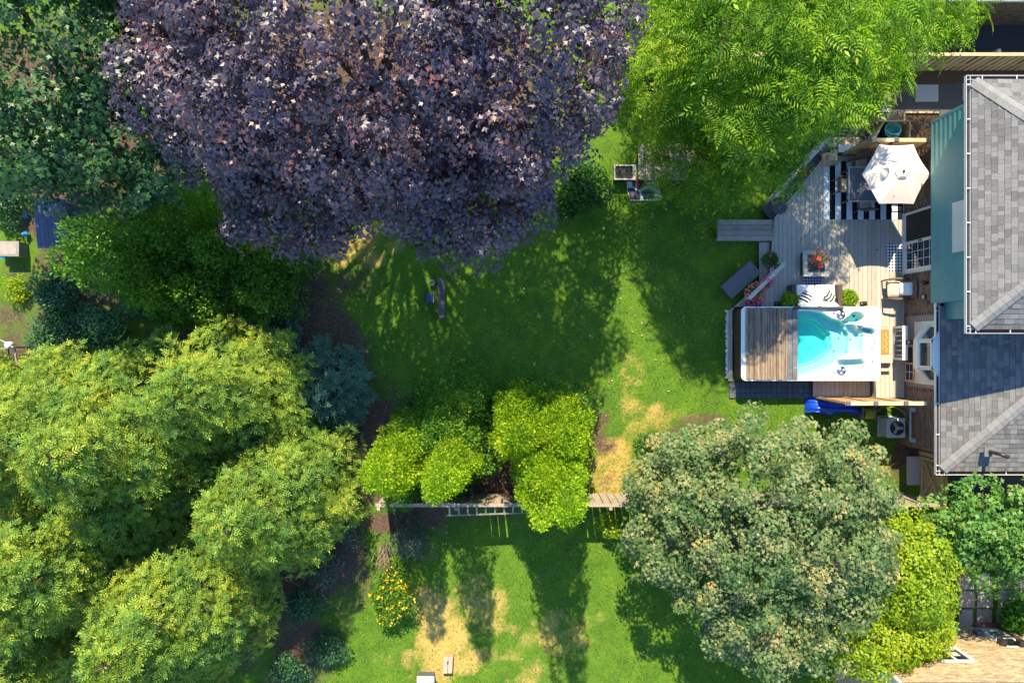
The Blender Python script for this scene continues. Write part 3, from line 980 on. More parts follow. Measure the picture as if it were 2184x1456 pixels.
# old patio slabs with moss joints in the south-east neighbour's yard
pat = thing('patio', 'old concrete patio slabs with mossy joints behind the tan brick house', 'patio', (15.6, -8.0, 0))
rs = random.Random(4)
for i in range(4):
    for j in range(4):
        x = PX(2060 + i * 38, 0) + rs.uniform(-.03, .03)
        y = PY(1200 + j * 38, 0) + rs.uniform(-.03, .03)
        if i == 2:
            x += .12
        mk(G().box((x - 15.6, y + 8.0, .0), (.52 + rs.uniform(-.05, .03), .54, .09), rz=rs.uniform(-.03, .03)), 'slab', M_conc, pat, bevel=.012)


# ================================================================ DECK
def strip_clip(poly, x0, x1):
    """y-intervals of a polygon at x0 and x1 (paired)"""
    def cuts(x):
        ys = []
        n = len(poly)
        for i in range(n):
            a, b_ = poly[i], poly[(i + 1) % n]
            if (a[0] - x) * (b_[0] - x) < 0:
                t = (x - a[0]) / (b_[0] - a[0])
                ys.append(a[1] + t * (b_[1] - a[1]))
        return sorted(ys)
    c0, c1 = cuts(x0), cuts(x1)
    cm = cuts((x0 + x1) / 2)
    if len(c0) != len(cm):
        c0 = cm
    if len(c1) != len(cm):
        c1 = cm
    return [((c0[i], c1[i]), (c0[i + 1], c1[i + 1])) for i in range(0, len(cm) - 1, 2)]


def planks(parent, poly, z, m, name='plank', pitch=.146, gap=.007, th=.028, ang=0.0, org=(0, 0)):
    ca, sa = math.cos(-ang), math.sin(-ang)
    pl = [(p[0] * ca - p[1] * sa, p[0] * sa + p[1] * ca) for p in poly]
    ca, sa = math.cos(ang), math.sin(ang)
    x0 = min(p[0] for p in pl); x1 = max(p[0] for p in pl)
    x = x0
    while x < x1 - .01:
        e = min(x + pitch - gap, x1 - .001)
        for (lo, hi) in strip_clip(pl, x + .0005, e):
            q = [(x, lo[0]), (e, lo[1]), (e, hi[1]), (x, hi[0])]
            if hi[0] - lo[0] < .03 and hi[1] - lo[1] < .03:
                continue
            q = [(p[0] * ca - p[1] * sa - org[0], p[0] * sa + p[1] * ca - org[1]) for p in q]
            dz = random.uniform(-.002, .002)
            mk(G().prism(q, z - th, z + dz), name, m, parent, bevel=.004, seg=1)
        x += pitch


deck = thing('deck', 'large beige plank deck between the house wall and the lawn', 'deck', (10.6, 3.0, 0))
DO = (10.6, 3.0)
dpoly = [P(1645, 472, DZ), P(1645, 577, DZ), P(1566, 654, DZ), P(1861, 654, DZ), P(1861, 848, DZ), P(1929, 848, DZ), P(1929, 332, DZ), P(1760, 332, DZ)]
dp2 = [(p.x, p.y) for p in dpoly]
planks(deck, dp2, DZ, M_deck, org=DO)
mk(G().prism([(x - DO[0], y - DO[1]) for x, y in dp2], .0, DZ - .03), 'joist_frame', M_dark, deck)
# lower step along the lawn side
sp2 = [(p.x, p.y) for p in (P(1619, 516, .18), P(1619, 600, .18), P(1645, 578, .18), P(1645, 516, .18))]
st = thing('deck_step', 'low plank step on the lawn side of the deck', 'step', (8.3, 2.8, 0))
planks(st, sp2, .18, M_deck2, pitch=.13, org=(8.3, 2.8))
mk(G().prism([(x - 8.3, y - 2.8) for x, y in sp2], 0, .15), 'step_frame', M_dark, st)
# step south of the spa
sp3 = [(p.x, p.y) for p in (P(1734, 812, .18), P(1734, 846, .18), P(1858, 846, .18), P(1858, 812, .18))]
st2 = thing('deck_step', 'shaded plank step beneath the south side of the swim spa', 'step', (10.9, -1.55, 0))
planks(st2, sp3, .18, M_deck, org=(10.9, -1.55))
mk(G().prism([(x - 10.9, y + 1.55) for x, y in sp3], 0, .15), 'step_frame', M_dark, st2)
# dark diagonal bench-step at the north-west edge
dk = thing('dark_platform', 'dark stained diagonal platform along the north-west deck edge', 'platform', (9.2, 5.0, 0))
dpl = [(p.x, p.y) for p in (P(1643, 470, .3), P(1757, 336, .3), P(1740, 318, .3), P(1628, 445, .3))]
ang = math.atan2(dpl[1][1] - dpl[0][1], dpl[1][0] - dpl[0][0])
planks(dk, dpl, .30, M_dark, pitch=.12, ang=ang + math.pi / 2, org=(9.2, 5.0))
mk(G().prism([(x - 9.2, y - 5.0) for x, y in dpl], 0, .265), 'platform_frame', M_dark, dk)


def railing(name, label, p, q, z0, h, mrail, nb, topw=.10, cat='railing', post=.08, mb=None, lat=False):
    p, q = Vector(p), Vector(q)
    c = (p + q) / 2
    t = thing(name, label, cat, (c.x, c.y, 0))
    c = Vector((c.x, c.y, 0))
    up = Vector((0, 0, 1))
    d = (q - p).normalized()
    for e in (p + d * post / 2, q - d * post / 2):
        mk(G().bar(e + up * z0 - c, e + up * (z0 + h) - c, post, post, up=d), 'post', mrail, t)
    mk(G().bar(p + up * (z0 + h + .015) - c, q + up * (z0 + h + .015) - c, topw, .03), 'top_rail', mrail, t, bevel=.004)
    mk(G().bar(p + d * post + up * (z0 + .08) - c, q - d * post + up * (z0 + .08) - c, .04, .06), 'bottom_rail', mrail, t)
    Ln = (q - p).length
    for i in range(nb):
        s = post + (Ln - 2 * post) * (i + .5) / nb
        e = p + d * s
        mk(G().bar(e + up * (z0 + .11) - c, e + up * (z0 + h) - c, .03, .03, up=d), 'baluster', mb or mrail, t)
    return t


railing('railing', 'low pale diagonal railing carrying pink flower pots', P(1655, 566, DZ), P(1580, 640, DZ), DZ, .52, M_deck2, 9, topw=.13)
railing('railing', 'pale diagonal railing behind the dark platform under the locust', P(1634, 430, .3), P(1740, 312, .3), .0, .95, M_deck2, 12, topw=.12)
railing('railing', 'short white guard rail between the spa steps and bay window', (12.52, .50, 0), (12.52, -.60, 0), DZ, .78, M_vinyl, 6, topw=.17)

# slate pavers round the spa's south-west corner
pv = thing('paver_strip', 'slate blue paver strip along the south side of the swim spa', 'pavers', (8.6, -1.6, 0))
x = PX(1556, .04); k = 0
gme = None
while x < PX(1730, .04):
    for j in range(3):
        y = PY(815, .04) - j * .178
        if gme is None:
            o = mk(G().box((0, 0, -.02), (.168, .170, .08)), 'paver', M_slate, pv, bevel=.006, seg=1, loc=(x + .085 - 8.6, y - .085 + 1.6, .02))
            gme = o.data
        else:
            o = inst(gme, 'paver', pv, (x + .085 - 8.6, y - .085 + 1.6, .02 + random.uniform(-.003, .003)))
            b = o.modifiers.new('bevel', 'BEVEL'); b.width = .006; b.segments = 1
    x += .176

# border board and white pebbles on the spa's west side
bo = mk(G().prism([(p.x, p.y) for p in (P(1554, 668, .1), P(1554, 812, .1), P(1562, 812, .1), P(1562, 662, .1))], 0, .10)
        .prism([(p.x, p.y) for p in (P(1562, 656, .1), P(1554, 668, .1), P(1562.2, 662, .1), P(1572, 652, .1))], 0, .098), 'edging_board', M_deck2, bevel=.004)
tag(bo, 'pale edging board along the west side of the swim spa', 'edging')
pg = G()
rp = random.Random(8)
for i in range(420):
    c = P(1551.5 + rp.gauss(0, 1.6), rp.uniform(662, 806), .02)
    r = rp.uniform(.016, .032)
    a = rp.uniform(0, 3)
    pts = []
    for zz, rr in ((-.3, .8), (.25, 1.0), (.7, .55)):
        for k in range(5):
            t = a + k * 1.2566
            pts.append((c.x + r * rr * math.cos(t) * 1.2, c.y + r * rr * math.sin(t), .01 + r * zz))
    fs = [(0, 1, 6, 5), (1, 2, 7, 6), (2, 3, 8, 7), (3, 4, 9, 8), (4, 0, 5, 9), (5, 6, 11, 10), (6, 7, 12, 11), (7, 8, 13, 12), (8, 9, 14, 13), (9, 5, 10, 14), (10, 11, 12, 13, 14)]
    pg.add(pts, fs)
tag(mk(pg, 'white_pebbles', M_pebble), 'strip of white pebbles beside the spa edging', 'pebbles', kind='stuff')


# ================================================================ SWIM SPA
RZ = 0.95
SX0, SX1, SY0, SY1 = PX(1582, RZ), PX(1877, RZ), PY(811, RZ), PY(655, RZ)
SCX, SCY = (SX0 + SX1) / 2, (SY0 + SY1) / 2
spa = thing('swim_spa', 'white swim spa with turquoise water, half under a wooden slat cover', 'swim spa', (SCX, SCY, 0))


def zq(zx, zy, z=RZ):
    """position inside the spa, read from the enlarged photo of it"""
    return P(1690 + zx / 6.62, 640 + zy / 6.62, z)


def sdf_poly(X, Y, poly):
    d = np.full(X.shape, 1e9)
    inside = np.zeros(X.shape, bool)
    n = len(poly)
    for i in range(n):
        ax, ay = poly[i]; bx_, by_ = poly[(i + 1) % n]
        ex, ey = bx_ - ax, by_ - ay
        t = np.clip(((X - ax) * ex + (Y - ay) * ey) / (ex * ex + ey * ey), 0, 1)
        d = np.minimum(d, np.hypot(X - ax - t * ex, Y - ay - t * ey))
        c = ((ay > Y) != (by_ > Y)) & (X < (bx_ - ax) * (Y - ay) / (by_ - ay + 1e-12) + ax)
        inside ^= c
    return np.where(inside, -d, d)


def spa_shell():
    nx, ny = 190, 106
    xs = np.linspace(SX0, SX1, nx); ys = np.linspace(SY0, SY1, ny)
    X, Y = np.meshgrid(xs, ys)
    Z = np.full(X.shape, RZ)

    def carve(pts, zf, soft=.035, rnd=0.0):
        nonlocal Z
        poly = [(p.x, p.y) for p in (zq(*q) for q in pts)]
        d = sdf_poly(X, Y, poly) - rnd
        t = np.clip((-d) / soft, 0, 1)
        t = t * t * (3 - 2 * t)
        Z = np.minimum(Z, RZ + (zf - RZ) * t)
    L = -640
    carve([(L, 150), (250, 150), (420, 185), (560, 265), (690, 300), (740, 345), (850, 470), (850, 760), (700, 800), (600, 900), (480, 970), (300, 1035), (100, 1075), (L, 1075)], .48, .05, .03)
    carve([(L, 215), (200, 215), (400, 260), (520, 330), (640, 470), (660, 700), (570, 790), (440, 890), (250, 960), (L, 985)], .30, .05)
    carve([(L, 240), (250, 245), (400, 285), (510, 355), (625, 480), (640, 690), (560, 770), (420, 870), (230, 930), (L, 950)], .06, .09)
    carve([(730, 350), (790, 322), (880, 340), (990, 460), (1010, 520), (1015, 780), (900, 800), (820, 790), (850, 480)], .62, .04)
    carve([(905, 350), (1010, 365), (1040, 500), (1040, 790), (990, 800), (985, 480)], .56, .03)
    carve([(1010, 372), (1150, 395), (1180, 440), (1188, 800), (1050, 880), (1010, 790)], .72, .04)
    carve([(1005, 375), (1150, 405), (1172, 440), (1130, 468), (1030, 430)], .55, .04)
    th = np.linspace(0, 2 * math.pi, 20)[:-1]
    carve([(915 + 118 * math.cos(t), 245 + 92 * math.sin(t)) for t in th], .52, .08)
    carve([(690, 300), (800, 215), (900, 330), (760, 350)], .54, .06)
    carve([(640, 830), (1000, 820), (1050, 880), (980, 1000), (800, 1040), (640, 900)], .70, .06)
    # raised lip round the rim
    ox = np.minimum(X - SX0, SX1 - X); oy = np.minimum(Y - SY0, SY1 - Y)
    e = np.minimum(ox, oy)
    Z = np.where(e < .03, RZ - .02 * (1 - e / .03) ** 2, Z)
    keep = np.ones(X.shape, bool)
    rc = .14
    cxm = np.maximum(rc - ox, 0); cym = np.maximum(rc - oy, 0)
    keep &= np.hypot(cxm, cym) <= rc + .004
    co = np.stack([X - SCX, Y - SCY, Z], -1).reshape(-1, 3)
    idx = np.arange(nx * ny).reshape(ny, nx)
    k4 = keep[:-1, :-1] & keep[:-1, 1:] & keep[1:, 1:] & keep[1:, :-1]
    q = np.stack([idx[:-1, :-1], idx[:-1, 1:], idx[1:, 1:], idx[1:, :-1]], -1)[k4]
    g = G(); g.v = [tuple(p) for p in co]; g.f = [tuple(int(i) for i in f) for f in q]
    return mk(g, 'shell', M_acryl, spa, smooth=True)


spa_shell()
# cabinet
def rrect(x0, x1, y0, y1, r, n=5):
    pts = []
    for cx, cy, a0 in ((x1 - r, y1 - r, 0), (x0 + r, y1 - r, 90), (x0 + r, y0 + r, 180), (x1 - r, y0 + r, 270)):
        for k in range(n + 1):
            a = math.radians(a0 + 90 * k / n)
            pts.append((cx + r * math.cos(a), cy + r * math.sin(a)))
    return pts


ring = rrect(SX0 - SCX + .005, SX1 - SCX - .005, SY0 - SCY + .005, SY1 - SCY - .005, .14)
g = G()
n = len(ring)
g.add([(x, y, .0) for x, y in ring] + [(x, y, RZ - .03) for x, y in ring], [(i, (i + 1) % n, (i + 1) % n + n, i + n) for i in range(n)])
M_cab = mat('spa_cabinet', (0.09, 0.055, 0.038), (0.055, 0.034, 0.025), rough=.6, scale=8, stretch=(1, 1, 8))
mk(g, 'cabinet', M_cab, spa)
g = G(); g.tube([(x, y, RZ - .012) for x, y in ring + ring[:1]], .028, 8, cap=False)
mk(g, 'rim_edge', M_acryl, spa, smooth=True)
# water
m, nt, N, L, b = _new('spa_water')
N.remove(b)
tr = N.new('ShaderNodeBsdfTransparent'); tr.inputs[0].default_value = (.86, .985, .985, 1)
gl = N.new('ShaderNodeBsdfGlossy'); gl.inputs['Roughness'].default_value = .03
fr = N.new('ShaderNodeFresnel'); fr.inputs[0].default_value = 1.33
ms = N.new('ShaderNodeMixShader')
nz = N.new('ShaderNodeTexNoise'); nz.inputs['Scale'].default_value = 5; nz.inputs['Detail'].default_value = 3
L.new(_pos(N, L), nz.inputs['Vector'])
bp = N.new('ShaderNodeBump'); bp.inputs['Strength'].default_value = .25; bp.inputs['Distance'].default_value = .05
L.new(nz.outputs['Fac'], bp.inputs['Height']); L.new(bp.outputs[0], gl.inputs['Normal']); L.new(bp.outputs[0], fr.inputs['Normal'])
L.new(fr.outputs[0], ms.inputs[0]); L.new(tr.outputs[0], ms.inputs[1]); L.new(gl.outputs[0], ms.inputs[2])
L.new(ms.outputs[0], N['Material Output'].inputs[0])
va = N.new('ShaderNodeVolumeAbsorption'); va.inputs['Color'].default_value = (.08, .93, .90, 1); va.inputs['Density'].default_value = 1.7
L.new(va.outputs[0], N['Material Output'].inputs['Volume'])
mk(G().bx(SX0 + .05 - SCX, SX1 - .06 - SCX, SY0 + .05 - SCY, SY1 - .05 - SCY, .02, .80), 'water', m, spa)
# chrome filter lids with lobes, jets, grab groove
for (zx, zy, r) in ((682, 208, .15), (690, 997, .15)):
    c = zq(zx, zy) - Vector((SCX, SCY, 0))
    lid = mk(G().lathe((c.x, c.y, RZ - .01), [(r, 0), (r, .02), (r * .92, .032), (r * .3, .038), (.01, .04)], 24), 'filter_lid', M_chrome, spa, smooth=True)
    for k in range(3):
        a = k * 2.094 + .4
        mk(G().lathe((c.x + r * .5 * math.cos(a), c.y + r * .5 * math.sin(a), RZ + .018), [(r * .28, 0), (r * .26, .016), (.005, .02)], 12), 'lid_knob', M_grey, lid, smooth=True)
for (zx, zy) in ((870, 225), (905, 190), (965, 205), (915, 285), (960, 270), (1003, 268)):
    c = zq(zx, zy, .55) - Vector((SCX, SCY, 0))
    mk(G().lathe((c.x, c.y, .52), [(.035, 0), (.035, .03), (.02, .036), (.005, .03)], 12), 'jet', M_char, spa, smooth=True)
for (zx, zy, r) in ((585, 185, .035), (585, 1028, .03), (1130, 275, .018), (1128, 312, .018), (1128, 350, .02), (1155, 597, .02), (1127, 862, .03), (1125, 893, .025), (910, 948, .025), (993, 930, .022), (820, 555, .03), (985, 495, .03), (650, 540, .03)):
    c = zq(zx, zy) - Vector((SCX, SCY, 0))
    mk(G().lathe((c.x, c.y, RZ - .005), [(r, 0), (r, .015), (r * .6, .02), (.003, .018)], 12), 'control_knob', M_char if r > .019 else M_grey, spa, smooth=True)
pts = [zq(*q, RZ + .004) - Vector((SCX, SCY, 0)) for q in ((480, 138), (800, 136), (1040, 138), (1110, 160), (1160, 205), (1178, 230))]
mk(G().tube(pts, .007, 6), 'rim_seam', M_char, spa)
# slat cover (one thing lying on the rim)
cov = thing('spa_cover', 'weathered wooden slat cover rolled over the west half of the spa', 'spa cover', (PX(1640, RZ), SCY, RZ))
M_slat = mat('grey_brown_slats', (0.30, 0.22, 0.15), (0.13, 0.095, 0.07), rough=.8, scale=3, stretch=(7, .6, 3), bump=.5, bscale=12, obj_var=.3)
x = PX(1591, 1.0)
rc_ = random.Random(3)
while x < PX(1678, 1.0):
    w = rc_.choice((.05, .06, .075, .085))
    h = rc_.uniform(.035, .075)
    tilt = rc_.uniform(-.22, .22)
    y0, y1 = SY0 + .03 + rc_.uniform(-.04, .02), SY1 - .03 + rc_.uniform(-.005, .02)
    g = G().box((x + w / 2 - PX(1640, RZ), (y0 + y1) / 2 - SCY, .004 + h / 2), (w - .006, y1 - y0, h), m=Matrix.Rotation(tilt * .5, 3, 'Y'))
    mk(g, 'slat', M_slat, cov, bevel=.006, seg=1)
    x += w
M_vin = mat('cover_vinyl', (0.15, 0.15, 0.16), (0.085, 0.09, 0.10), rough=.55, scale=3, bump=.15, obj_var=.08)
for j in range(6):
    y0 = SY0 + .02 + (SY1 - SY0 - .04) * j / 6
    for (a, b_) in ((1678.5, 1690), (1690.3, 1702)):
        mk(G().bx(PX(a, 1.0) - PX(1640, RZ) + .003, PX(b_, 1.0) - PX(1640, RZ) - .002, y0 + .004 - SCY, y0 + (SY1 - SY0 - .04) / 6 - .004 - SCY, .004, .045), 'vinyl_panel', M_vin, cov, bevel=.008)

# spa steps (plank box with door mat) on the east side
ss = thing('spa_steps', 'beige plank box steps on the east side of the swim spa', 'steps', (12.1, .05, DZ))
SO = Vector((12.1, .05, DZ))
zt = .62
y1, y0 = PY(696, zt), PY(774, zt)
xa, xb = SX1 + .01, PX(1904, zt)
for i in range(8):
    a = y0 + (y1 - y0) * i / 8
    mk(G().bx(xa - SO.x, xb - SO.x, a + .003 - SO.y, a + (y1 - y0) / 8 - .003 - SO.y, zt - .028 - DZ, zt - DZ), 'tread_board', M_deck, ss)
mk(G().bx(xa - SO.x, xb - .012 - SO.x, y0 + .01 - SO.y, y1 - .01 - SO.y, 0, zt - .03 - DZ), 'riser_box', M_deck2, ss)
ya = PY(680, .5)
mk(G().bx(xa - SO.x, PX(1897, .5) - SO.x, y1 + .004 - SO.y, ya - SO.y, 0, .15), 'side_step', M_deck, ss, bevel=.004)
mk(G().bx(xa - SO.x, PX(1900, .5) - SO.x, PY(791, .5) - SO.y, PY(785, .5) - SO.y, .12, .15), 'side_tread', M_deck, ss)
mk(G().bx(xa - SO.x, xa + .05 - SO.x, PY(791, .5) - SO.y, y0 - .002 - SO.y, 0, .12).bx(PX(1897, .5) - SO.x, PX(1900, .5) - SO.x - .002, PY(791, .5) - SO.y, y0 - .002 - SO.y, 0, .12), 'side_support', M_deck2, ss)
dm_ = mk(G().bx(-.145, .145, -.40, .40, 0, .015), 'doormat', M_mat, loc=(PX(1886.5, zt), PY(729, zt), zt + .001), bevel=.004)
tag(dm_, 'orange coir doormat on the spa steps', 'doormat')
M_ltan = mat('mat_print', (0.75, 0.55, 0.25), (0.7, 0.5, 0.22), rough=1)
for i in range(9):
    mk(G().lathe((.05 + .035 * math.sin(i * 2.3), -.30 + i * .073, .0152), [(.022, 0), (.016, .002)], 7), 'leaf_print', M_ltan, dm_)
mk(G().tube([(-.06 + .008 * math.sin(k * 1.9), -.28 + k * .028, .0165) for k in range(20)], .006, 5), 'script_print', M_ltan, dm_)


# ================================================================ PRIVACY SCREENS AND FENCES
def screen(name, label, p, q, z0, z1, posts, nsl, mw, slat_h, sw=.022, capw=.12):
    """horizontal-slat privacy screen with capped posts"""
    p, q = Vector(p), Vector(q)
    c = Vector(((p.x + q.x) / 2, (p.y + q.y) / 2, 0))
    t = thing(name, label, 'fence', c)
    up = Vector((0, 0, 1))
    d = (q - p).normalized()
    for s in posts:
        e = p + (q - p) * s
        po = mk(G().bar(e + up * 0.0 - c, e + up * (z1 + .03) - c, .09, .09, up=d), 'post', mw, t)
        mk(G().box((e.x - c.x, e.y - c.y, z1 + .055), (.13, .13, .05)), 'post_cap', M_char, po, bevel=.012)
    mk(G().bar(p + up * z1 - c, q + up * z1 - c, capw, .04), 'top_rail', M_tanwood, t, bevel=.004)
    for i in range(nsl):
        z = z0 + .06 + (z1 - z0 - .14) * i / (nsl - 1)
        mk(G().bar(p + up * z - c, q + up * z - c, sw, slat_h), 'slat', mw, t)
    return t


Yn = PY(299, 2.2)
screen('privacy_screen', 'slatted cedar privacy screen with capped posts behind the parasol', (PX(1850, 2.2), Yn, 0), (WX - .04, Yn, 0), DZ, 2.2, (.02, .43, .97), 13, M_cedarwood, .115)
Ys = PY(860, 2.55)
screen('privacy_screen', 'sunlit slatted privacy screen between the spa steps and air conditioner', (PX(1803, 2.55), Ys, 0), (PX(1976, 2.55), Ys, 0), .05, 2.55, (.03, .37, .74), 15, M_cedarwood, .155)


def board_fence(name, label, x0, x1, y, h, pitch, m, miss=(), rail_side=-1, post_every=2.4, seed=1, gap=.022):
    r = random.Random(seed)
    c = Vector(((x0 + x1) / 2, y, 0))
    t = thing(name, label, 'fence', c)
    me_ = []
    for k in range(3):
        g = G().box((0, 0, h / 2), (pitch - gap, .022, h))
        me_.append(g)
    base = None
    x = x0
    i = 0
    meshes = []
    while x < x1 - pitch * .6:
        if i not in miss:
            loc = (x + pitch / 2 - c.x + r.uniform(-.006, .006), r.uniform(-.008, .008), r.uniform(-.06, .0))
            if not meshes:
                o = mk(me_[0], 'picket', m, t, loc=loc)
                meshes.append(o.data)
            else:
                o = inst(meshes[0], 'picket', t, loc)
            o.rotation_euler = (r.uniform(-.012, .012), r.uniform(-.012, .012), r.uniform(-.02, .02))
        x += pitch
        i += 1
    for z in (.35, h - .12):
        mk(G().bx(x0 - c.x, x1 - c.x, rail_side * .02, rail_side * .065, z, z + .09), 'rail', m, t)
    mk(G().bx(x0 - c.x, x1 - c.x, -.06, .05, h + .005, h + .04), 'cap_rail', m, t, bevel=.005)
    x = x0 + .1
    while x < x1 + .05:
        mk(G().bx(x - .05 - c.x, x + .05 - c.x, rail_side * .067, rail_side * .16, 0, h + .07), 'post', m, t, bevel=.006)
        x += post_every
    return t


FY = PY(1077, 1.85)
board_fence('board_fence', 'long weathered board fence behind the two cedar clumps', PX(800, 1.85), PX(2008, 1.85), FY, 1.78, .245, M_fence, seed=5)
board_fence('board_fence', 'tan board fence beside the gravel path beyond the roof corner', 3.2, 20.0, 9.02, 1.45, .21, M_tanwood, seed=6, rail_side=1, gap=.075)
# gate with X brace
gx = PX(1963, 0)
ga = thing('garden_gate', 'tan plank gate with diagonal braces beside the house corner', 'gate', (gx, -4.35, 0))
for i in range(8):
    mk(G().bx(-.012, .012, -.80 + i * .17, -.80 + i * .17 + .162, .06, 1.55 + .1 * math.cos((i - 3.5) * .5)), 'board', M_cedarwood, ga)
mk(G().bar((-.035, -.78, .25), (-.035, .54, 1.35), .05, .09, up=(1, 0, 0)), 'brace', M_tanwood, ga)
mk(G().bar((-.037, .54, .25), (-.037, -.78, 1.35), .05, .09, up=(1, 0, 0)), 'brace', M_tanwood, ga)
mk(G().bx(-.06, -.013, -.80, -.71, .06, 1.5).bx(-.06, -.013, .47, .555, .06, 1.5).bx(-.058, -.013, -.71, .47, .12, .22).bx(-.058, -.013, -.71, .47, 1.36, 1.46), 'gate_frame', M_tanwood, ga)
mk(G().bx(-.06, .06, -.97, -.84, 0, 1.75).bx(-.06, .06, .60, .73, 0, 1.75), 'gate_post', M_tanwood, ga)
mk(G().bx(-.09, -.06, .34, .46, .9, .96), 'latch', M_black, ga)
slab = tag(mk(G().box((0, 0, .0), (.42, .95, .10)), 'paving_slab', M_stone, loc=P(1948, 1003, .04), bevel=.01), 'single grey paving slab in front of the garden gate', 'paving slab')

# ladder hung on the south side of the fence
la = thing('ladder', 'old wooden ladder hung level along the south side of the fence', 'ladder', (-.9, FY - .3, 0))
l0, l1 = P(950, 1099, 1.55), P(1200, 1090, 1.55)
for off, zz in ((0, 1.55), (.33, 1.75)):
    mk(G().bar((l0.x + .9, l0.y - FY + .3 + off, zz), (l1.x + .9, l1.y - FY + .3 + off * .8, zz), .04, .075), 'side_rail', M_greenwood, la)
for i in range(13):
    t = (i + .5) / 13
    p = l0.lerp(l1, t)
    mk(G().bar((p.x + .9, p.y - FY + .3, 1.56), (p.x + .9, p.y - FY + .3 + .32, 1.74), .045, .03), 'rung', M_weath, la)
for t in (.1, .9):
    p = l0.lerp(l1, t)
    mk(G().tube([(p.x + .9, p.y - FY + .3 + .3, 1.76), (p.x + .9, .30, 1.86)], .012, 6), 'hook', M_black, la)


# ================================================================ FURNITURE AND SMALL THINGS
def cushion(g, c, s, puff=.5, rz=0.0, n=8, m=None):
    """soft box: rounded pillow surface"""
    b = len(g.v)
    cr, sr = math.cos(rz), math.sin(rz)
    for side in (1, -1):
        for i in range(n + 1):
            for j in range(n + 1):
                u, v = i / n * 2 - 1, j / n * 2 - 1
                e = (1 - abs(u) ** 4) * (1 - abs(v) ** 4)
                k = 1 - .06 * (abs(u * v) ** 2)
                x, y = u * s[0] / 2 * k, v * s[1] / 2 * k
                z = side * (s[2] / 2) * (puff * max(e, 0) ** .5 + (1 - puff) * (0 if max(abs(u), abs(v)) > .999 else 1))
                p = Vector((x, y, z))
                if m is not None:
                    p = m @ p
                g.v.append((c[0] + p.x * cr - p.y * sr, c[1] + p.x * sr + p.y * cr, c[2] + p.z))
    w = n + 1
    for si in range(2):
        o = b + si * w * w
        for i in range(n):
            for j in range(n):
                q = (o + i * w + j, o + (i + 1) * w + j, o + (i + 1) * w + j + 1, o + i * w + j + 1)
                g.f.append(q if si == 0 else q[::-1])
    return g


# ---- love seat (back to the spa, facing north)
lc = P(1739, 631, .75)
ls = thing('love_seat', 'dark wicker love seat with white cushions backed against the spa', 'sofa', (lc.x, lc.y, DZ))
mk(G().bx(-.72, .72, -.33, .36, .08, .28), 'seat_base', M_wicker, ls, bevel=.02)
for s in (-1, 1):
    mk(G().bx(s * .74 - .075, s * .74 + .075, -.36, .36, .04, .58), 'arm', M_wicker, ls, bevel=.03)
mk(G().bx(-.80, .80, -.44, -.36, .04, .72), 'backrest', M_wicker, ls, bevel=.03)
for s in (-1, 1):
    mk(cushion(G(), (s * .33, .02, .35), (.655, .70, .17), .45), 'seat_cushion', M_cush, ls, smooth=True)
    mk(cushion(G(), (s * .33, -.29, .60), (.64, .36, .15), .5, m=Matrix.Rotation(math.radians(-68), 3, 'X')), 'back_cushion', M_cush, ls, smooth=True)
for x in (-.7, .7):
    for y in (-.34, .3):
        mk(G().bx(x - .03, x + .03, y - .03, y + .03, 0, .06), 'leg', M_black, ls)
M_stripe = checker_mat('striped_fabric', (.80, .79, .78), (.012, .012, .02), .11, 'stripe', axis=0)
for (px, py, rz, lab) in ((1720, 634, .95, 'black and white striped pillow by the west arm of the love seat'), (1772, 632, -.75, 'black and white striped pillow by the east arm of the love seat')):
    p = P(px, py, 1.0)
    o = mk(cushion(G(), (0, 0, 0), (.44, .34, .16), .75), 'striped_pillow', M_stripe, smooth=True, loc=(p.x, p.y, DZ + .56))
    o.rotation_euler = (math.radians(-32), math.radians(10), rz)
    tag(o, lab, 'pillow')

# ---- armchair by the wall, facing west
ac = P(1912, 617, .7)
ch = thing('armchair', 'brown wicker armchair with beige cushion beside the brick wall', 'armchair', (ac.x, ac.y, DZ))
mk(G().bx(-.30, .28, -.27, .27, .24, .32), 'seat_frame', M_wickerb, ch, bevel=.02)
mk(cushion(G(), (-.05, 0, .40), (.54, .52, .15), .45), 'seat_cushion', M_beige, ch, smooth=True)
mk(G().box((.31, 0, .58), (.07, .60, .66), m=Matrix.Rotation(math.radians(14), 3, 'Y')), 'backrest', M_wickerb, ch, bevel=.03)
for s in (-1, 1):
    mk(G().tube([(-.33, s * .31, .55), (-.05, s * .33, .59), (.30, s * .31, .62)], [.03, .04, .035], 8), 'arm', M_wickerb, ch, smooth=True)
    mk(G().tube([(-.31, s * .30, .0), (-.33, s * .31, .55)], .025, 8), 'leg', M_wickerb, ch)
    mk(G().tube([(.30, s * .29, .0), (.27, s * .29, .35)], .025, 8), 'leg', M_wickerb, ch)
o = mk(cushion(G(), (0, 0, 0), (.40, .42, .15), .7), 'white_pillow', M_cush, smooth=True, loc=(ac.x + .17, ac.y, DZ + .62))
o.rotation_euler = (0, math.radians(-40), 0)
tag(o, 'white pillow propped in the brown wicker armchair', 'pillow')

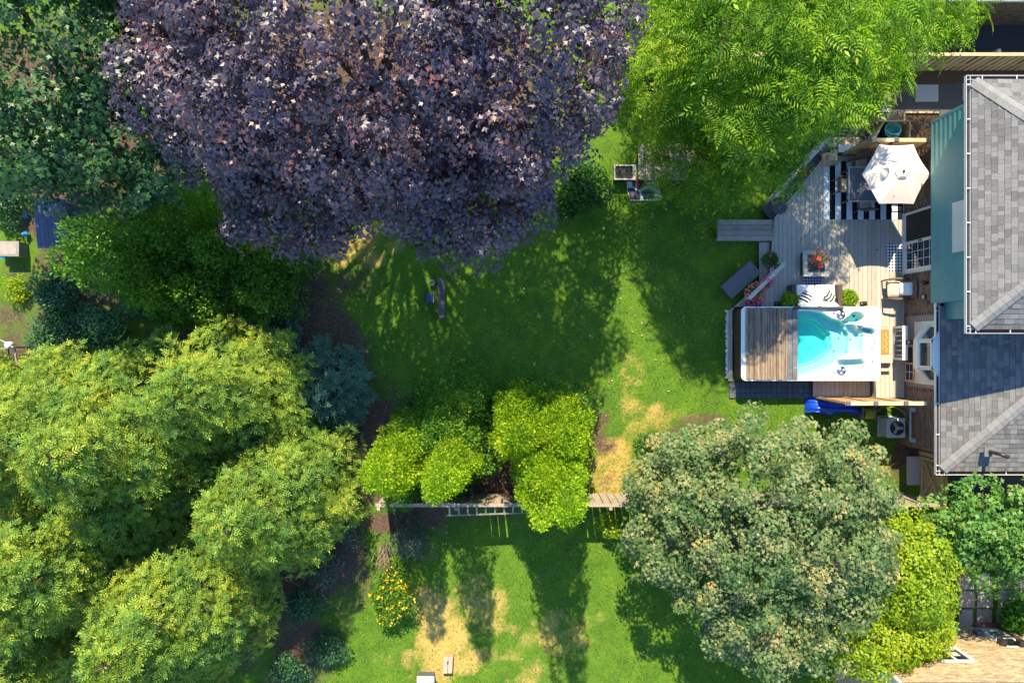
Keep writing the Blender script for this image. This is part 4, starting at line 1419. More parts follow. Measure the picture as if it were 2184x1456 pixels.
# ---- square planter table
tc_ = P(1740, 561.5, .75)
ta = thing('fire_table', 'square pale grey table with dark recessed centre on the deck', 'table', (tc_.x, tc_.y, DZ))
hw = .42
for (x0, x1, y0, y1) in ((-hw, hw, hw - .14, hw), (-hw, hw, -hw, -hw + .14), (-hw, -hw + .14, -hw + .14, hw - .14), (hw - .14, hw, -hw + .14, hw - .14)):
    mk(G().bx(x0, x1, y0, y1, .38, .42), 'top_board', M_deck2, ta, bevel=.005)
mk(G().bx(-hw + .15, hw - .15, -hw + .15, hw - .15, .30, .33), 'recess', M_black, ta)
for k in (.0, .075):
    e = hw - .15 - k
    mk(G().bx(-e, e, e - .03, e, .335, .385 - k * .3).bx(-e, e, -e, -e + .03, .335, .385 - k * .3).bx(-e, -e + .03, -e + .03, e - .03, .335, .385 - k * .3).bx(e - .03, e, -e + .03, e - .03, .335, .385 - k * .3), 'inner_frame', M_char, ta)
mk(G().bx(-hw + .06, hw - .06, -hw + .06, hw - .06, 0, .38), 'base', M_dark, ta)


# ---- foliage templates and scatter engine (used by pots, shrubs and trees)
def arr(v):
    return np.array(v, dtype=np.float64)


T_maple = (arr([(0, 0, 0), (.34, .04, -.03), (.60, .50, -.12), (.20, .50, .03), (0, 1.0, -.14), (-.20, .50, .03), (-.60, .50, -.12), (-.34, .04, -.03)]),
           [(0, 2, 3), (0, 3, 4), (0, 4, 5), (0, 5, 6)])
T_maple = (T_maple[0][[0, 2, 3, 4, 5, 6]], [(0, 1, 2), (0, 2, 3), (0, 3, 4), (0, 4, 5)])
T_oval = (arr([(0, 0, 0), (.27, .42, .04), (0, 1, -.12), (-.27, .42, .04)]), [(0, 1, 2), (0, 2, 3)])
T_small = (arr([(0, 0, 0), (.38, .5, .05), (0, 1, -.1), (-.38, .5, .05)]), [(0, 1, 2), (0, 2, 3)])
T_fan = (arr([(0, 0, 0), (.36, .72, -.04), (.04, .80, .04), (-.30, 1.0, -.02)]), [(0, 1, 2), (0, 2, 3)])


def _frond(pairs=7, wl=.25, ww=.105):
    v, f = [], []
    for i in range(pairs):
        y = .12 + .80 * i / pairs
        s = math.sin(math.pi * (.22 + .70 * i / pairs)) * 1.0
        for sg in (1, -1):
            b = len(v)
            zz = -.30 * y * y
            v += [(0, y, zz), (sg * wl * .5 * s, y + .02 + ww * .45, zz + .02), (sg * wl * s, y + .09, zz - .05), (sg * wl * .5 * s, y + .09 - ww * .75, zz + .02)]
            f += ([(b, b + 3, b + 2), (b, b + 2, b + 1)] if sg > 0 else [(b, b + 1, b + 2), (b, b + 2, b + 3)])
    b = len(v)
    v += [(0, .88, -.24), (.05, .98, -.28), (0, 1.12, -.36), (-.05, .98, -.28)]
    f += [(b, b + 1, b + 2), (b, b + 2, b + 3)]
    return arr(v), f


T_frond = _frond()


def _spray(pairs=3, w=.058):
    """conifer shoot: tip plus side twigs, each a plump spindle"""
    v, f = [], []

    def spindle(p, d, L, w):
        d = np.array(d, float); d /= np.linalg.norm(d)
        s = np.cross(d, (0, 0, 1)); s /= np.linalg.norm(s) + 1e-9
        u = np.cross(s, d)
        b = len(v)
        p = np.array(p, float)
        c = p + d * L * .55
        v.extend([tuple(p + u * w * .25), tuple(c + s * w - u * w * .35), tuple(p + d * L), tuple(c - s * w - u * w * .35)])
        f.extend([(b, b + 1, b + 2), (b, b + 2, b + 3)])
    spindle((0, .0, 0), (0, 1, .03), .75, w * .6)
    spindle((0, .64, .02), (0, 1, .10), .36, w * 1.1)
    for i in range(pairs):
        y = .12 + .62 * i / pairs
        L = .42 * (1 - .45 * i / pairs)
        for sg in (1, -1):
            spindle((0, y + (.05 if sg > 0 else 0), 0), (sg * .85, .55, .15), L, w)
    return arr(v), f


T_spray = _spray()


def norm(a):
    return a / (np.linalg.norm(a, axis=-1, keepdims=True) + 1e-9)


def scatter(name, m, parent, tpl, pos, fwd, nrm, size, loc=(0, 0, 0), smooth=False):
    """one mesh holding a copy of the template per row of pos; template y->fwd, z->nrm"""
    tv, tf = tpl
    tf = np.array(tf, dtype=np.int64)
    n, k = len(pos), len(tv)
    fwd = norm(fwd)
    right = norm(np.cross(fwd, nrm))
    nn = np.cross(right, fwd)
    s = np.asarray(size).reshape(-1, 1, 1) if np.ndim(size) == 1 else np.asarray(size).reshape(-1, 1, 3)
    t = tv[None] * s
    co = pos[:, None, :] + t[..., 0:1] * right[:, None, :] + t[..., 1:2] * fwd[:, None, :] + t[..., 2:3] * nn[:, None, :]
    co = (co - np.array(loc)[None, None]).reshape(-1, 3)
    idx = (tf[None] + (np.arange(n) * k)[:, None, None]).reshape(-1)
    me = bpy.data.meshes.new(name)
    me.vertices.add(len(co)); me.vertices.foreach_set('co', co.astype(np.float32).ravel())
    me.loops.add(len(idx)); me.loops.foreach_set('vertex_index', idx.astype(np.int32))
    me.polygons.add(len(idx) // 3); me.polygons.foreach_set('loop_start', np.arange(0, len(idx), 3, dtype=np.int32))
    me.update(calc_edges=True)
    me.materials.append(m)
    o = bpy.data.objects.new(name, me)
    COL.objects.link(o)
    if parent is not None:
        o.parent = parent
    o['kind'] = 'stuff'
    global TRI
    TRI += len(idx) // 3
    return o


TRI = 0
UP = np.array((0, 0, 1.0))


def rand_dirs(n, rng, zmin=-.35):
    out = np.zeros((0, 3))
    while len(out) < n:
        d = norm(rng.normal(size=(n * 2, 3)))
        out = np.concatenate([out, d[d[:, 2] > zmin]])
    return out[:n]


def ball_leaves(rng, c, r, n, zmin=-.3, inner=.75):
    """leaf positions and outward directions on an ellipsoid shell"""
    d = rand_dirs(n, rng, zmin)
    rr = rng.uniform(inner, 1.0, (n, 1)) ** .7
    r = np.array(r if hasattr(r, '__len__') else (r, r, r))
    return np.array(c) + d * r * rr, norm(d / r)


def leaf_ball(name, m, parent, tpl, rng, c, r, n, size, loc, jit=.7, zmin=-.3, inner=.7, upb=.5):
    pos, out = ball_leaves(rng, c, r, n, zmin, inner)
    nr = norm(out + UP * upb + rng.normal(size=(n, 3)) * jit)
    fw = norm(out * .6 + rng.normal(size=(n, 3)))
    return scatter(name, m, parent, tpl, pos, fw, nr, rng.uniform(.7, 1.25, n) * size, loc)


M_lf_pot = leafmat('pot_foliage', [(.03, .09, .012), (.06, .17, .02), (.10, .24, .03)], trans=.3)
M_lf_char = leafmat('chartreuse_foliage', [(.10, .20, .008), (.22, .36, .010), (.34, .46, .02)], trans=.35)
M_pink = leafmat('pink_petals', [(.65, .05, .22), (.80, .10, .30), (.85, .22, .38)], trans=.25)
M_coral = leafmat('coral_petals', [(.65, .10, .12), (.78, .18, .16), (.75, .30, .25)], trans=.25)
M_mag = leafmat('magenta_petals', [(.55, .02, .20), (.72, .05, .30), (.75, .12, .42)], trans=.25)
M_red = leafmat('red_petals', [(.50, .015, .03), (.68, .04, .05), (.70, .12, .12)], trans=.25)
M_yel = leafmat('yellow_petals', [(.75, .42, .01), (.85, .58, .02), (.85, .65, .10)], trans=.25)
M_pot = mat('dark_pot', (.05, .05, .055), (.03, .03, .035), rough=.5)
M_potw = mat('pale_pot', (.55, .55, .55), (.45, .45, .45), rough=.5)


def potted(name, label, p, z, rpot, hpot, rfol, mfol, flowers=None, nfl=0, nleaf=420, lsize=.05, mpot=None, cat='potted plant', fr=.045, flat=.8):
    rng = np.random.default_rng(abs(hash((round(p.x, 2), round(p.y, 2)))) % 9999)
    t = thing(name, label, cat, (p.x, p.y, z))
    pt = mk(G().lathe((0, 0, 0), [(rpot * .72, 0), (rpot, hpot * .9), (rpot * 1.08, hpot * .92), (rpot * 1.08, hpot), (rpot * .9, hpot), (rpot * .88, hpot * .93)], 18), 'pot', mpot or M_pot, t, smooth=False)
    mk(G().lathe((0, 0, hpot * .92), [(rpot * .9, 0), (.005, .02)], 14), 'soil', M_soilm, pt)
    leaf_ball('foliage', mfol, t, T_small, rng, (0, 0, hpot + rfol * flat * .45), (rfol, rfol, rfol * flat), nleaf, lsize, (0, 0, 0), inner=.35)
    if flowers:
        d = rand_dirs(nfl, rng, .0)
        c = np.array((0, 0, hpot + rfol * flat * .5)) + d * np.array((rfol, rfol, rfol * flat)) * 1.02
        pos = np.repeat(c, 6, 0) + rng.normal(size=(nfl * 6, 3)) * fr * .45
        nr = norm(np.repeat(d, 6, 0) + UP * .5 + rng.normal(size=(nfl * 6, 3)) * .4)
        scatter('flowers', flowers, t, T_small, pos, rng.normal(size=(nfl * 6, 3)), nr, rng.uniform(.7, 1.2, nfl * 6) * fr, (0, 0, 0))
    return t


potted('topiary', 'bright yellow-green potted bush at the west end of the love seat', P(1690, 640, .9), DZ, .16, .28, .30, M_lf_char, nleaf=1500, lsize=.065)
potted('topiary', 'bright yellow-green potted bush at the east end of the love seat', P(1813, 637, .9), DZ, .16, .28, .31, M_lf_char, nleaf=1500, lsize=.065)
potted('potted_plant', 'potted plant with red blooms standing on the square grey table', P(1748, 553, 1.0), DZ + .42, .12, .16, .24, leafmat('pale_foliage', [(.10, .14, .05), (.22, .26, .12), (.40, .40, .25)], trans=.3), M_red, 12, 420, .05, fr=.085)
potted('potted_plant', 'dark green potted plant with one magenta bloom on the deck step', P(1643, 553, .6), .18, .16, .26, .26, M_lf_pot, M_mag, 5, 900, .055, fr=.07)
potted('potted_plant', 'small pink flowering pot on the middle of the diagonal railing', P(1634, 603, .95), DZ + .55, .10, .14, .17, M_lf_pot, M_pink, 12, 220, .04, fr=.085)
potted('potted_plant', 'large coral flowering pot beside the diagonal railing', P(1612, 624, .8), DZ, .17, .30, .31, leafmat('pale_foliage2', [(.10, .17, .05), (.2, .26, .1), (.3, .3, .16)], trans=.3), M_coral, 42, 520, .05, fr=.085)
potted('potted_plant', 'magenta flowering pot in the corner between railing and spa', P(1606, 648, .6), DZ, .14, .20, .25, M_lf_pot, M_mag, 26, 420, .05, fr=.085)
potted('potted_plant', 'red flowering pot standing on the dark diagonal platform', P(1717, 364, .7), .30, .12, .2, .17, M_lf_pot, M_red, 22, 200, .04, fr=.05)
potted('potted_plant', 'small coral flowering pot by the round iron table', P(1671, 414, .8), .30, .10, .2, .12, M_lf_pot, M_coral, 9, 160, .04, fr=.05)


def lantern(label, p, z):
    t = thing('lantern', label, 'lantern', (p.x, p.y, z))
    mk(G().bx(-.07, .07, -.07, .07, 0, .02), 'base', M_black, t)
    for a in (-1, 1):
        for b_ in (-1, 1):
            mk(G().bx(a * .06 - .008, a * .06 + .008, b_ * .06 - .008, b_ * .06 + .008, .02, .22), 'corner_post', M_black, t)
    mk(G().add([(-.075, -.075, .22), (.075, -.075, .22), (.075, .075, .22), (-.075, .075, .22), (0, 0, .29)], [(0, 1, 4), (1, 2, 4), (2, 3, 4), (3, 0, 4), (3, 2, 1, 0)]), 'lantern_roof', M_black, t)
    mk(G().lathe((0, 0, .02), [(.03, 0), (.03, .1), (.004, .11)], 10), 'candle', M_cush, t)
    mk(G().tube([(-.02, 0, .28), (-.02, 0, .33), (.02, 0, .33), (.02, 0, .28)], .005, 5), 'handle', M_black, t)


lantern('black lantern on the deck east of the love seat', P(1838, 648, DZ), DZ)
lantern('black lantern on the deck by the spa cover corner', P(1656, 648, DZ), DZ)
lantern('black lantern post light on the short white guard rail', P(1938, 730, 1.2), DZ + .81)
lantern('black lantern at the upper end of the diagonal flower railing', P(1656, 569, .9), DZ + .55)

# ---- rugs and mats
M_rug = checker_mat('striped_rug', (.60, .66, .72), (.012, .013, .022), .372, 'stripe', axis=0)
ra, rb = P(1757, 468, DZ), P(1927, 344, DZ)
rug = mk(G().bx(0, rb.x - ra.x, 0, rb.y - ra.y, 0, .009), 'rug', M_rug, loc=(ra.x, ra.y, DZ + .003))
tag(rug, 'black and white striped rug under the dining table', 'rug')
M_ging = checker_mat('gingham_mat', (.80, .80, .80), (.012, .013, .025), .098, 'gingham')
o = mk(G().bx(-.31, .31, -.46, .46, 0, .009), 'door_rug', M_ging, loc=(PX(1911, DZ), PY(550, DZ), DZ + .003))
tag(o, 'black and white gingham mat in front of the patio door', 'mat')
M_ging2 = checker_mat('gingham_runner', (.45, .55, .68), (.012, .015, .035), .095, 'gingham')
o = mk(G().bx(-.31, .31, -.13, .13, 0, .009), 'small_rug', M_ging2, loc=(PX(1732, DZ), PY(598, DZ), DZ + .003))
tag(o, 'small dark gingham mat between the square table and love seat', 'mat')

# ---- parasol
uc = P(1911, 372, 2.35)
um = thing('parasol', 'cream six-sided parasol open over the dining table', 'parasol', (uc.x, uc.y, DZ))
R6 = (1984 - 1838) / 2 * (HC - 2.35) / FP
Zr, Zt = 2.02, 2.42
g = G()
ring6 = [(R6 * math.cos(math.radians(60 * k)), R6 * math.sin(math.radians(60 * k))) for k in range(6)]
for k in range(6):
    a, b_ = ring6[k], ring6[(k + 1) % 6]
    gp = G()
    n = 8
    for i in range(n + 1):
        t = .10 + .90 * i / n
        for j in range(n + 1):
            s = j / n
            x = (a[0] * (1 - s) + b_[0] * s) * t
            y = (a[1] * (1 - s) + b_[1] * s) * t
            sag = .07 * math.sin(math.pi * s) * t * t
            sc = 1 - .028 * math.sin(math.pi * s) * t
            gp.v.append((x * sc, y * sc, Zt - (Zt - Zr) * (t ** 1.15) - sag * .6))
    for i in range(n):
        for j in range(n):
            w = n + 1
            gp.f.append((i * w + j, (i + 1) * w + j, (i + 1) * w + j + 1, i * w + j + 1))
    mk(gp, 'canopy_panel', M_canvas, um, smooth=True)
    mk(G().bar((0, 0, Zt - .02), (a[0], a[1], Zr - .015), .014, .014), 'rib', M_black, um)
mk(G().lathe((0, 0, Zt - .045), [(R6 * .22, 0), (R6 * .16, .05), (.05, .09), (.01, .095)], 6), 'vent_cap', M_canvas, um)
mk(G().lathe((0, 0, Zt + .04), [(.035, 0), (.04, .03), (.02, .07), (.005, .08)], 12), 'finial', M_black, um, smooth=True)
mk(G().tube([(0, 0, 0), (0, 0, Zt + .02)], .022, 12), 'pole', M_black, um)
mk(G().lathe((0, 0, 0), [(.26, 0), (.26, .05), (.05, .08), (.035, .2), (.03, .2)], 24), 'base', M_black, um)
mk(G().tube([(-.12, -.50, Zr + .13), (-.11, -.56, Zr + .115), (-.125, -.63, Zr + .10), (-.11, -.70, Zr + .085)], .008, 5), 'tie_strap', M_black, um)

# ---- dining table + chairs
dt = P(1864, 393, 1.05)
di = thing('dining_table', 'wicker-topped dining table with pale rim under the parasol', 'table', (dt.x, dt.y, DZ))
M_weave = checker_mat('woven_top', (.17, .19, .23), (.10, .11, .14), .05, 'gingham')
tw, tdp = .82, .56
mk(G().bx(-tw + .03, tw - .03, -tdp + .03, tdp - .03, .69, .715), 'table_top', M_weave, di)
mk(G().bx(-tw, tw, tdp - .03, tdp, .68, .725).bx(-tw, tw, -tdp, -tdp + .03, .68, .725).bx(-tw, -tw + .03, -tdp + .03, tdp - .03, .68, .725).bx(tw - .03, tw, -tdp + .03, tdp - .03, .68, .725), 'table_rim', M_grey, di, bevel=.006)
for a in (-1, 1):
    for b_ in (-1, 1):
        mk(G().bx(a * (tw - .07) - .03, a * (tw - .07) + .03, b_ * (tdp - .07) - .03, b_ * (tdp - .07) + .03, 0, .68), 'leg', M_wicker, di)


def dining_chair(label, p, rz, cush=True):
    t = thing('dining_chair', label, 'chair', (p.x, p.y, DZ), rz, 'dining chairs')
    mk(G().bx(-.23, .23, -.22, .22, .40, .44), 'seat', M_wickerb, t, bevel=.01)
    if cush:
        mk(cushion(G(), (0, .0, .475), (.42, .40, .08), .5), 'seat_cushion', M_beige, t, smooth=True)
    mk(G().box((0, -.25, .68), (.46, .04, .50), m=Matrix.Rotation(math.radians(14), 3, 'X')), 'backrest', M_wickerb, t, bevel=.012)
    for a in (-1, 1):
        mk(G().tube([(a * .23, -.22, .44), (a * .25, -.2, .62), (a * .26, .20, .63), (a * .24, .22, 0)], .018, 7), 'arm', M_wickerb, t)
        mk(G().tube([(a * .21, -.21, .42), (a * .22, -.25, 0)], .018, 7), 'leg', M_wickerb, t)


dining_chair('brown wicker dining chair at the west end of the table', P(1802, 395, .8), -math.pi / 2)
dining_chair('brown wicker dining chair on the south side of the table', P(1845, 432, .85), 0.1)
dining_chair('dark wicker dining chair between the table and the privacy screen', P(1838, 352, .85), math.pi + .15)
dining_chair('wicker dining chair at the table end nearest the brick wall', P(1926, 395, .8), math.pi / 2)

# ---- storage box beside the flower railing
c4 = [P(1598, 557, .55), P(1622, 580, .55), P(1568, 637, .55), P(1536, 612, .55)]
cc = sum(c4, Vector((0, 0, 0))) / 4
ang = math.atan2(c4[0].y - c4[3].y, c4[0].x - c4[3].x)
sb = thing('storage_box', 'charcoal garden storage box set diagonally on the lawn edge', 'storage box', (cc.x, cc.y, 0), ang)
mk(G().bx(-.61, .61, -.245, .245, 0, .48), 'box_body', M_char, sb, bevel=.02)
mk(G().bx(-.645, .645, -.275, .275, .485, .55), 'lid', M_char, sb, bevel=.025)
mk(G().bx(-.1, .1, -.29, -.276, .44, .50), 'latch', M_black, sb)

# ---- weathered platform bench at the lawn edge
wb = P(1589, 491, .45)
we = thing('bench', 'broad weathered grey plank bench at the north lawn edge', 'bench', (wb.x, wb.y, 0))
for i in range(4):
    mk(G().bx(-.90, .90, -.345 + i * .175, -.345 + i * .175 + .166, .41, .45), 'seat_plank', M_weath, we, bevel=.006)
mk(G().bx(-.88, .88, -.34, -.30, .30, .408).bx(-.88, .88, .30, .34, .30, .408), 'apron', M_weath, we)
for x in (-.82, .82):
    for y in (-.27, .27):
        mk(G().bx(x - .045, x + .045, y - .045, y + .045, 0, .408), 'leg', M_weath, we)

# ---- round iron table with petal pattern
it = P(1665, 441, .9)
ir = thing('iron_table', 'small round black wrought iron table at the deck corner', 'table', (it.x, it.y, DZ if False else .30))
pts = []
for k in range(40):
    a = 2 * math.pi * k / 40
    r = .235 * (1 + .045 * math.cos(8 * a))
    pts.append((r * math.cos(a), r * math.sin(a)))
mk(G().prism(pts, .52, .535), 'table_top', M_dark, ir)
for k in range(8):
    a = 2 * math.pi * k / 8
    mk(G().tube([(.15 * math.cos(a) + .06 * math.cos(b_), .15 * math.sin(a) + .06 * math.sin(b_), .537) for b_ in np.linspace(0, 2 * math.pi, 11)], .008, 5), 'petal_ring', M_black, ir)
for k in range(3):
    a = 2 * math.pi * k / 3
    mk(G().tube([(.16 * math.cos(a), .16 * math.sin(a), .52), (.06 * math.cos(a), .06 * math.sin(a), .3), (.2 * math.cos(a), .2 * math.sin(a), 0)], .012, 6), 'leg', M_black, ir)

# ---- stacked wooden steps / post by the screen, benches, dome
sw = P(1775, 337, .6)
t = thing('step_stack', 'sunlit pale stepped wooden pedestal beside the striped rug', 'pedestal', (sw.x, sw.y, DZ), .12)
for (dx, dy, w, d, z0, z1) in ((0, 0, .50, .42, 0, .12), (.02, -.02, .36, .34, .12, .24), (-.03, .02, .26, .24, .24, .36), (.11, .10, .12, .3, .12, .30)):
    mk(G().bx(dx - w / 2, dx + w / 2, dy - d / 2, dy + d / 2, z0, z1 - .001), 'block', M_tanwood, t, bevel=.01)
fd = P(1757, 315, .5)
t = thing('fire_pit', 'round fire pit under a dark mesh dome behind the pedestal', 'fire pit', (fd.x, fd.y, 0))
mk(G().lathe((0, 0, 0), [(.25, 0), (.27, .25), (.29, .28), (.27, .28)], 24), 'bowl', M_black, t)
mk(G().lathe((0, 0, .28), [(.265, 0), (.24, .1), (.16, .19), (.05, .235), (.01, .24)], 24), 'mesh_dome', M_char, t, smooth=True)
mk(G().tube([(-.03, 0, .51), (-.02, 0, .55), (.02, 0, .55), (.03, 0, .51)], .008, 5), 'handle', M_black, t)
bp_ = P(1798, 302, .5)
t = thing('bench', 'low tan plank bench north of the pedestal', 'bench', (bp_.x, bp_.y, 0))
for i in range(2):
    mk(G().bx(-.58, .58, -.16 + i * .165, -.16 + i * .165 + .155, .40, .43), 'seat_plank', M_tanwood, t, bevel=.004)
for x in (-.5, .5):
    mk(G().bx(x - .04, x + .04, -.14, .14, 0, .398), 'leg', M_tanwood, t)
wbx = P(1812, 317, .5)
t = thing('white_box', 'low white storage bench partly behind the privacy screen', 'box', (wbx.x, wbx.y, 0))
mk(G().bx(-.34, .34, -.1, .1, 0, .46), 'box_body', M_white, t, bevel=.01)
mk(G().bx(-.36, .36, -.12, .12, .462, .50), 'lid', M_white, t, bevel=.01)

# ---- compost box with turquoise tub
cb = P(1905, 279, .7)
t = thing('compost_box', 'open tan wooden bin holding a turquoise tub behind the screen', 'bin', (cb.x, cb.y, 0))
mk(G().bx(-.62, .55, -.34, -.31, 0, .72), 'side_board', M_tanwood, t)
mk(G().bx(-.50, .50, .31, .34, 0, .72), 'side_board', M_tanwood, t)
mk(G().bar((-.62, -.31, .36), (-.30, .31, .36), .03, .72), 'side_board', M_tanwood, t)
mk(G().bx(.52, .55, -.31, .31, 0, .72), 'side_board', M_tanwood, t)
tb = thing('tub', 'turquoise plastic tub inside the open wooden bin', 'tub', (cb.x + .06, cb.y + .06, 0))
mk(G().lathe((0, 0, .02), [(.19, 0), (.25, .50), (.28, .52), (.28, .56), (.24, .56), (.20, .30), (.01, .28)], 28), 'tub_body', M_turq, tb, smooth=True)
mk(G().tube([(-.26, 0, .58), (-.1, -.16, .66), (.12, -.16, .66), (.26, 0, .58)], .012, 6), 'handle', M_white, tb)

# ---- raised bed at the house corner
r0, r1 = P(1928, 292, .25), P(2006, 238, .25)
t = thing('raised_bed', 'timber-edged mulch bed by the teal house corner', 'raised bed', ((r0.x + r1.x) / 2, (r0.y + r1.y) / 2, 0))
hx, hy = (r1.x - r0.x) / 2, (r1.y - r0.y) / 2
mk(G().bx(-hx, hx, hy - .05, hy, 0, .25), 'edge_board', M_tanwood, t)
mk(G().bx(-hx, -hx + .05, -hy, hy - .05, 0, .25), 'edge_board', M_tanwood, t)
mk(G().bx(-hx, hx, -hy - .05, -hy, 0, .25), 'edge_board', M_tanwood, t)
mk(G().bx(-hx + .05, hx, -hy, hy - .05, 0, .18), 'mulch', M_mulch, t)

# ---- stepping stones on the gravel path
for (x0, y0, x1, y1, lab) in ((1952, 181, 2001, 217, 'square grey stepping slab in the open gravel path'), (1872, 196, 1900, 240, 'grey stepping slab half under the locust fronds'), (2053, 178, 2085, 215, 'grey stepping slab partly under the house eave')):
    c = (P(x0, y0, .05) + P(x1, y1, .05)) / 2
    o = mk(G().bx(-(x1 - x0) / 128, (x1 - x0) / 128, -(y1 - y0) / 128, (y1 - y0) / 128, -.04, .035), 'stepping_slab', M_stone, loc=(c.x, c.y, .03), bevel=.008)
    tag(o, lab, 'paving slab')

# ---- air conditioner
a0 = P(1911.5, 912.5, .62)
t = thing('air_conditioner', 'grey outdoor air conditioner with round fan grille by the brick wall', 'air conditioner', (a0.x, a0.y, 0))
mk(G().bx(-.34, .34, -.35, .35, 0, .06), 'pad', M_stone, t)
mk(G().bx(-.29, .29, -.31, .31, .06, .58), 'cabinet', M_grey, t, bevel=.02)
mk(G().bx(-.30, .30, -.32, .32, .582, .62), 'top_panel', M_grey, t, bevel=.015)
fan = mk(G().lathe((.03, 0, .605), [(.235, 0), (.235, .018), (.01, .0185)], 28), 'fan_opening', M_black, t)
for k in range(3):
    a = 2 * math.pi * k / 3
    mk(G().box((.03 + .11 * math.cos(a), .11 * math.sin(a), .632), (.17, .09, .008), rz=a), 'blade', M_grey, fan)
for r in (.07, .12, .17, .22):
    mk(G().tube([(.03 + r * math.cos(b_), r * math.sin(b_), .648) for b_ in np.linspace(0, 2 * math.pi, 25)], .004, 4), 'grille_ring', M_black, fan)
for k in range(4):
    a = math.pi * k / 4
    mk(G().bar((.03 - .23 * math.cos(a), -.23 * math.sin(a), .645), (.03 + .23 * math.cos(a), .23 * math.sin(a), .645), .006, .006), 'grille_spoke', M_black, fan)
mk(G().lathe((.03, 0, .632), [(.045, 0), (.045, .02), (.005, .024)], 12), 'fan_hub', M_grey, fan)
mk(G().tube([(.28, -.2, .3), (.45, -.25, .3), (a0.x * 0 + WX - a0.x + .02, -.4, .6)], .02, 6), 'coolant_line', M_black, t)

# conduit on the wall
t = thing('wall_pipe', 'pale blue-grey conduit pipe fixed along the brick wall', 'pipe', (WX - .06, -2.75, 0))
y_a, y_b = PY(873, .9), PY(938, .9)
mk(G().tube([(.03, y_a + 2.75, .95), (-.03, y_a + 2.75, .88), (-.03, y_b + 2.75, .88), (.03, y_b + 2.75, .95)], .035, 10), 'pipe_run', M_pipe, t, smooth=True)
for yy in (y_a, y_b):
    mk(G().bx(-.05, .06, yy + 2.68, yy + 2.82, .86, 1.06), 'junction_box', M_pipe, t, bevel=.01)

# ---- blue tarp over something low, hose reel
g = G()
nxt, nyt = 26, 14
b0, b1 = P(1728, 888, .5), P(1846, 852, .5)
rt = np.random.default_rng(5)
for i in range(nxt + 1):
    for j in range(nyt + 1):
        u, v = i / nxt, j / nyt
        e = min(u, 1 - u, v * .7, (1 - v) * .7)
        z = .62 * min(1, e / .16) ** .6 if e > 0 else 0
        z *= .80 + .2 * math.sin(u * 9 + v * 4) * .6 + .12 * math.sin(v * 15 + u * 3)
        wob = .05 * math.sin(u * 11) + .04 * math.sin(v * 9 + 1)
        g.v.append((b0.x + (b1.x - b0.x) * u, b0.y + (b1.y - b0.y) * v + wob * (1 if j < 3 else .3), max(z, 0)))
for i in range(nxt):
    for j in range(nyt):
        w = nyt + 1
        g.f.append((i * w + j, (i + 1) * w + j, (i + 1) * w + j + 1, i * w + j + 1))
cxy = ((b0.x + b1.x) / 2, (b0.y + b1.y) / 2)
g.v = [(x - cxy[0], y - cxy[1], z) for x, y, z in g.v]
tag(mk(g, 'tarpaulin', M_blue, smooth=True, loc=(cxy[0], cxy[1], 0)), 'bright blue tarpaulin draped over a low pile by the screen', 'tarpaulin')
hp = P(1855, 882, .35)
t = thing('hose_reel', 'yellow-green garden hose wound on a small wooden reel', 'hose reel', (hp.x, hp.y, 0))
for k in range(7):
    mk(G().tube([(-.14 + k * .045, .17 * math.cos(a), .22 + .17 * math.sin(a)) for a in np.linspace(0, 2 * math.pi, 17)], .02, 6), 'hose_coil', M_hose, t, smooth=True)
for s in (-1, 1):
    mk(G().bx(s * .20 - .02, s * .20 + .02, -.2, .2, 0, .32), 'reel_side', M_fence, t)
mk(G().bx(-.24, .24, -.02, .02, .2, .24), 'axle', M_fence, t)
t = thing('garden_hose', 'loose yellow hose looping over the air conditioner pad', 'hose', (P(1900, 875, .0).x, P(1900, 875, 0).y, 0))
mk(G().tube([(-.5, -.05, .02), (-.3, .12, .05), (0, .14, .25), (.2, .0, .45), (.28, -.25, .5), (.3, -.35, .3)], .014, 6), 'hose_run', M_hose, t, smooth=True)

# ---- wall lights and ornaments on the brick wall
w0 = P(1972, 603, 1.7)
t = thing('wall_lantern', 'black wall lantern above the wicker armchair', 'wall lamp', (WX - .06, w0.y, 1.72))
mk(G().bx(-.005, .05, -.05, .05, -.12, .12), 'back_plate', M_black, t)
mk(G().lathe((-.07, 0, -.1), [(.04, 0), (.065, .14), (.075, .15), (.02, .2), (.005, .22)], 10), 'lamp_body', M_black, t)
w1 = P(1972, 633, 1.65)
t = thing('wall_thermometer', 'round dark wall ornament below the lantern', 'ornament', (WX - .04, w1.y, 1.55))
mk(G().bx(-.015, .025, -.09, .09, -.15, .15), 'ornament_plate', M_black, t, bevel=.01)
mk(G().bx(-.022, -.0155, -.05, .05, -.03, .09), 'dial', M_grey, t)
w2 = P(1985, 645, 1.9)
t = thing('lizard_ornament', 'small black lizard ornament on the brick wall', 'ornament', (WX - .03, w2.y, 1.85))
mk(G().tube([(0, -.02, -.14), (0, .02, -.08), (0, .0, 0), (0, -.02, .08), (0, 0, .13)], [.006, .016, .03, .022, .012], 7), 'lizard_body', M_black, t)
for (y, z, dy, dz) in ((.02, .05, .07, .03), (-.03, .05, -.07, .03), (.02, -.05, .07, -.03), (-.02, -.05, -.07, -.03)):
    mk(G().tube([(0, y, z), (0, y + dy, z + dz)], .007, 5), 'lizard_leg', M_black, t)

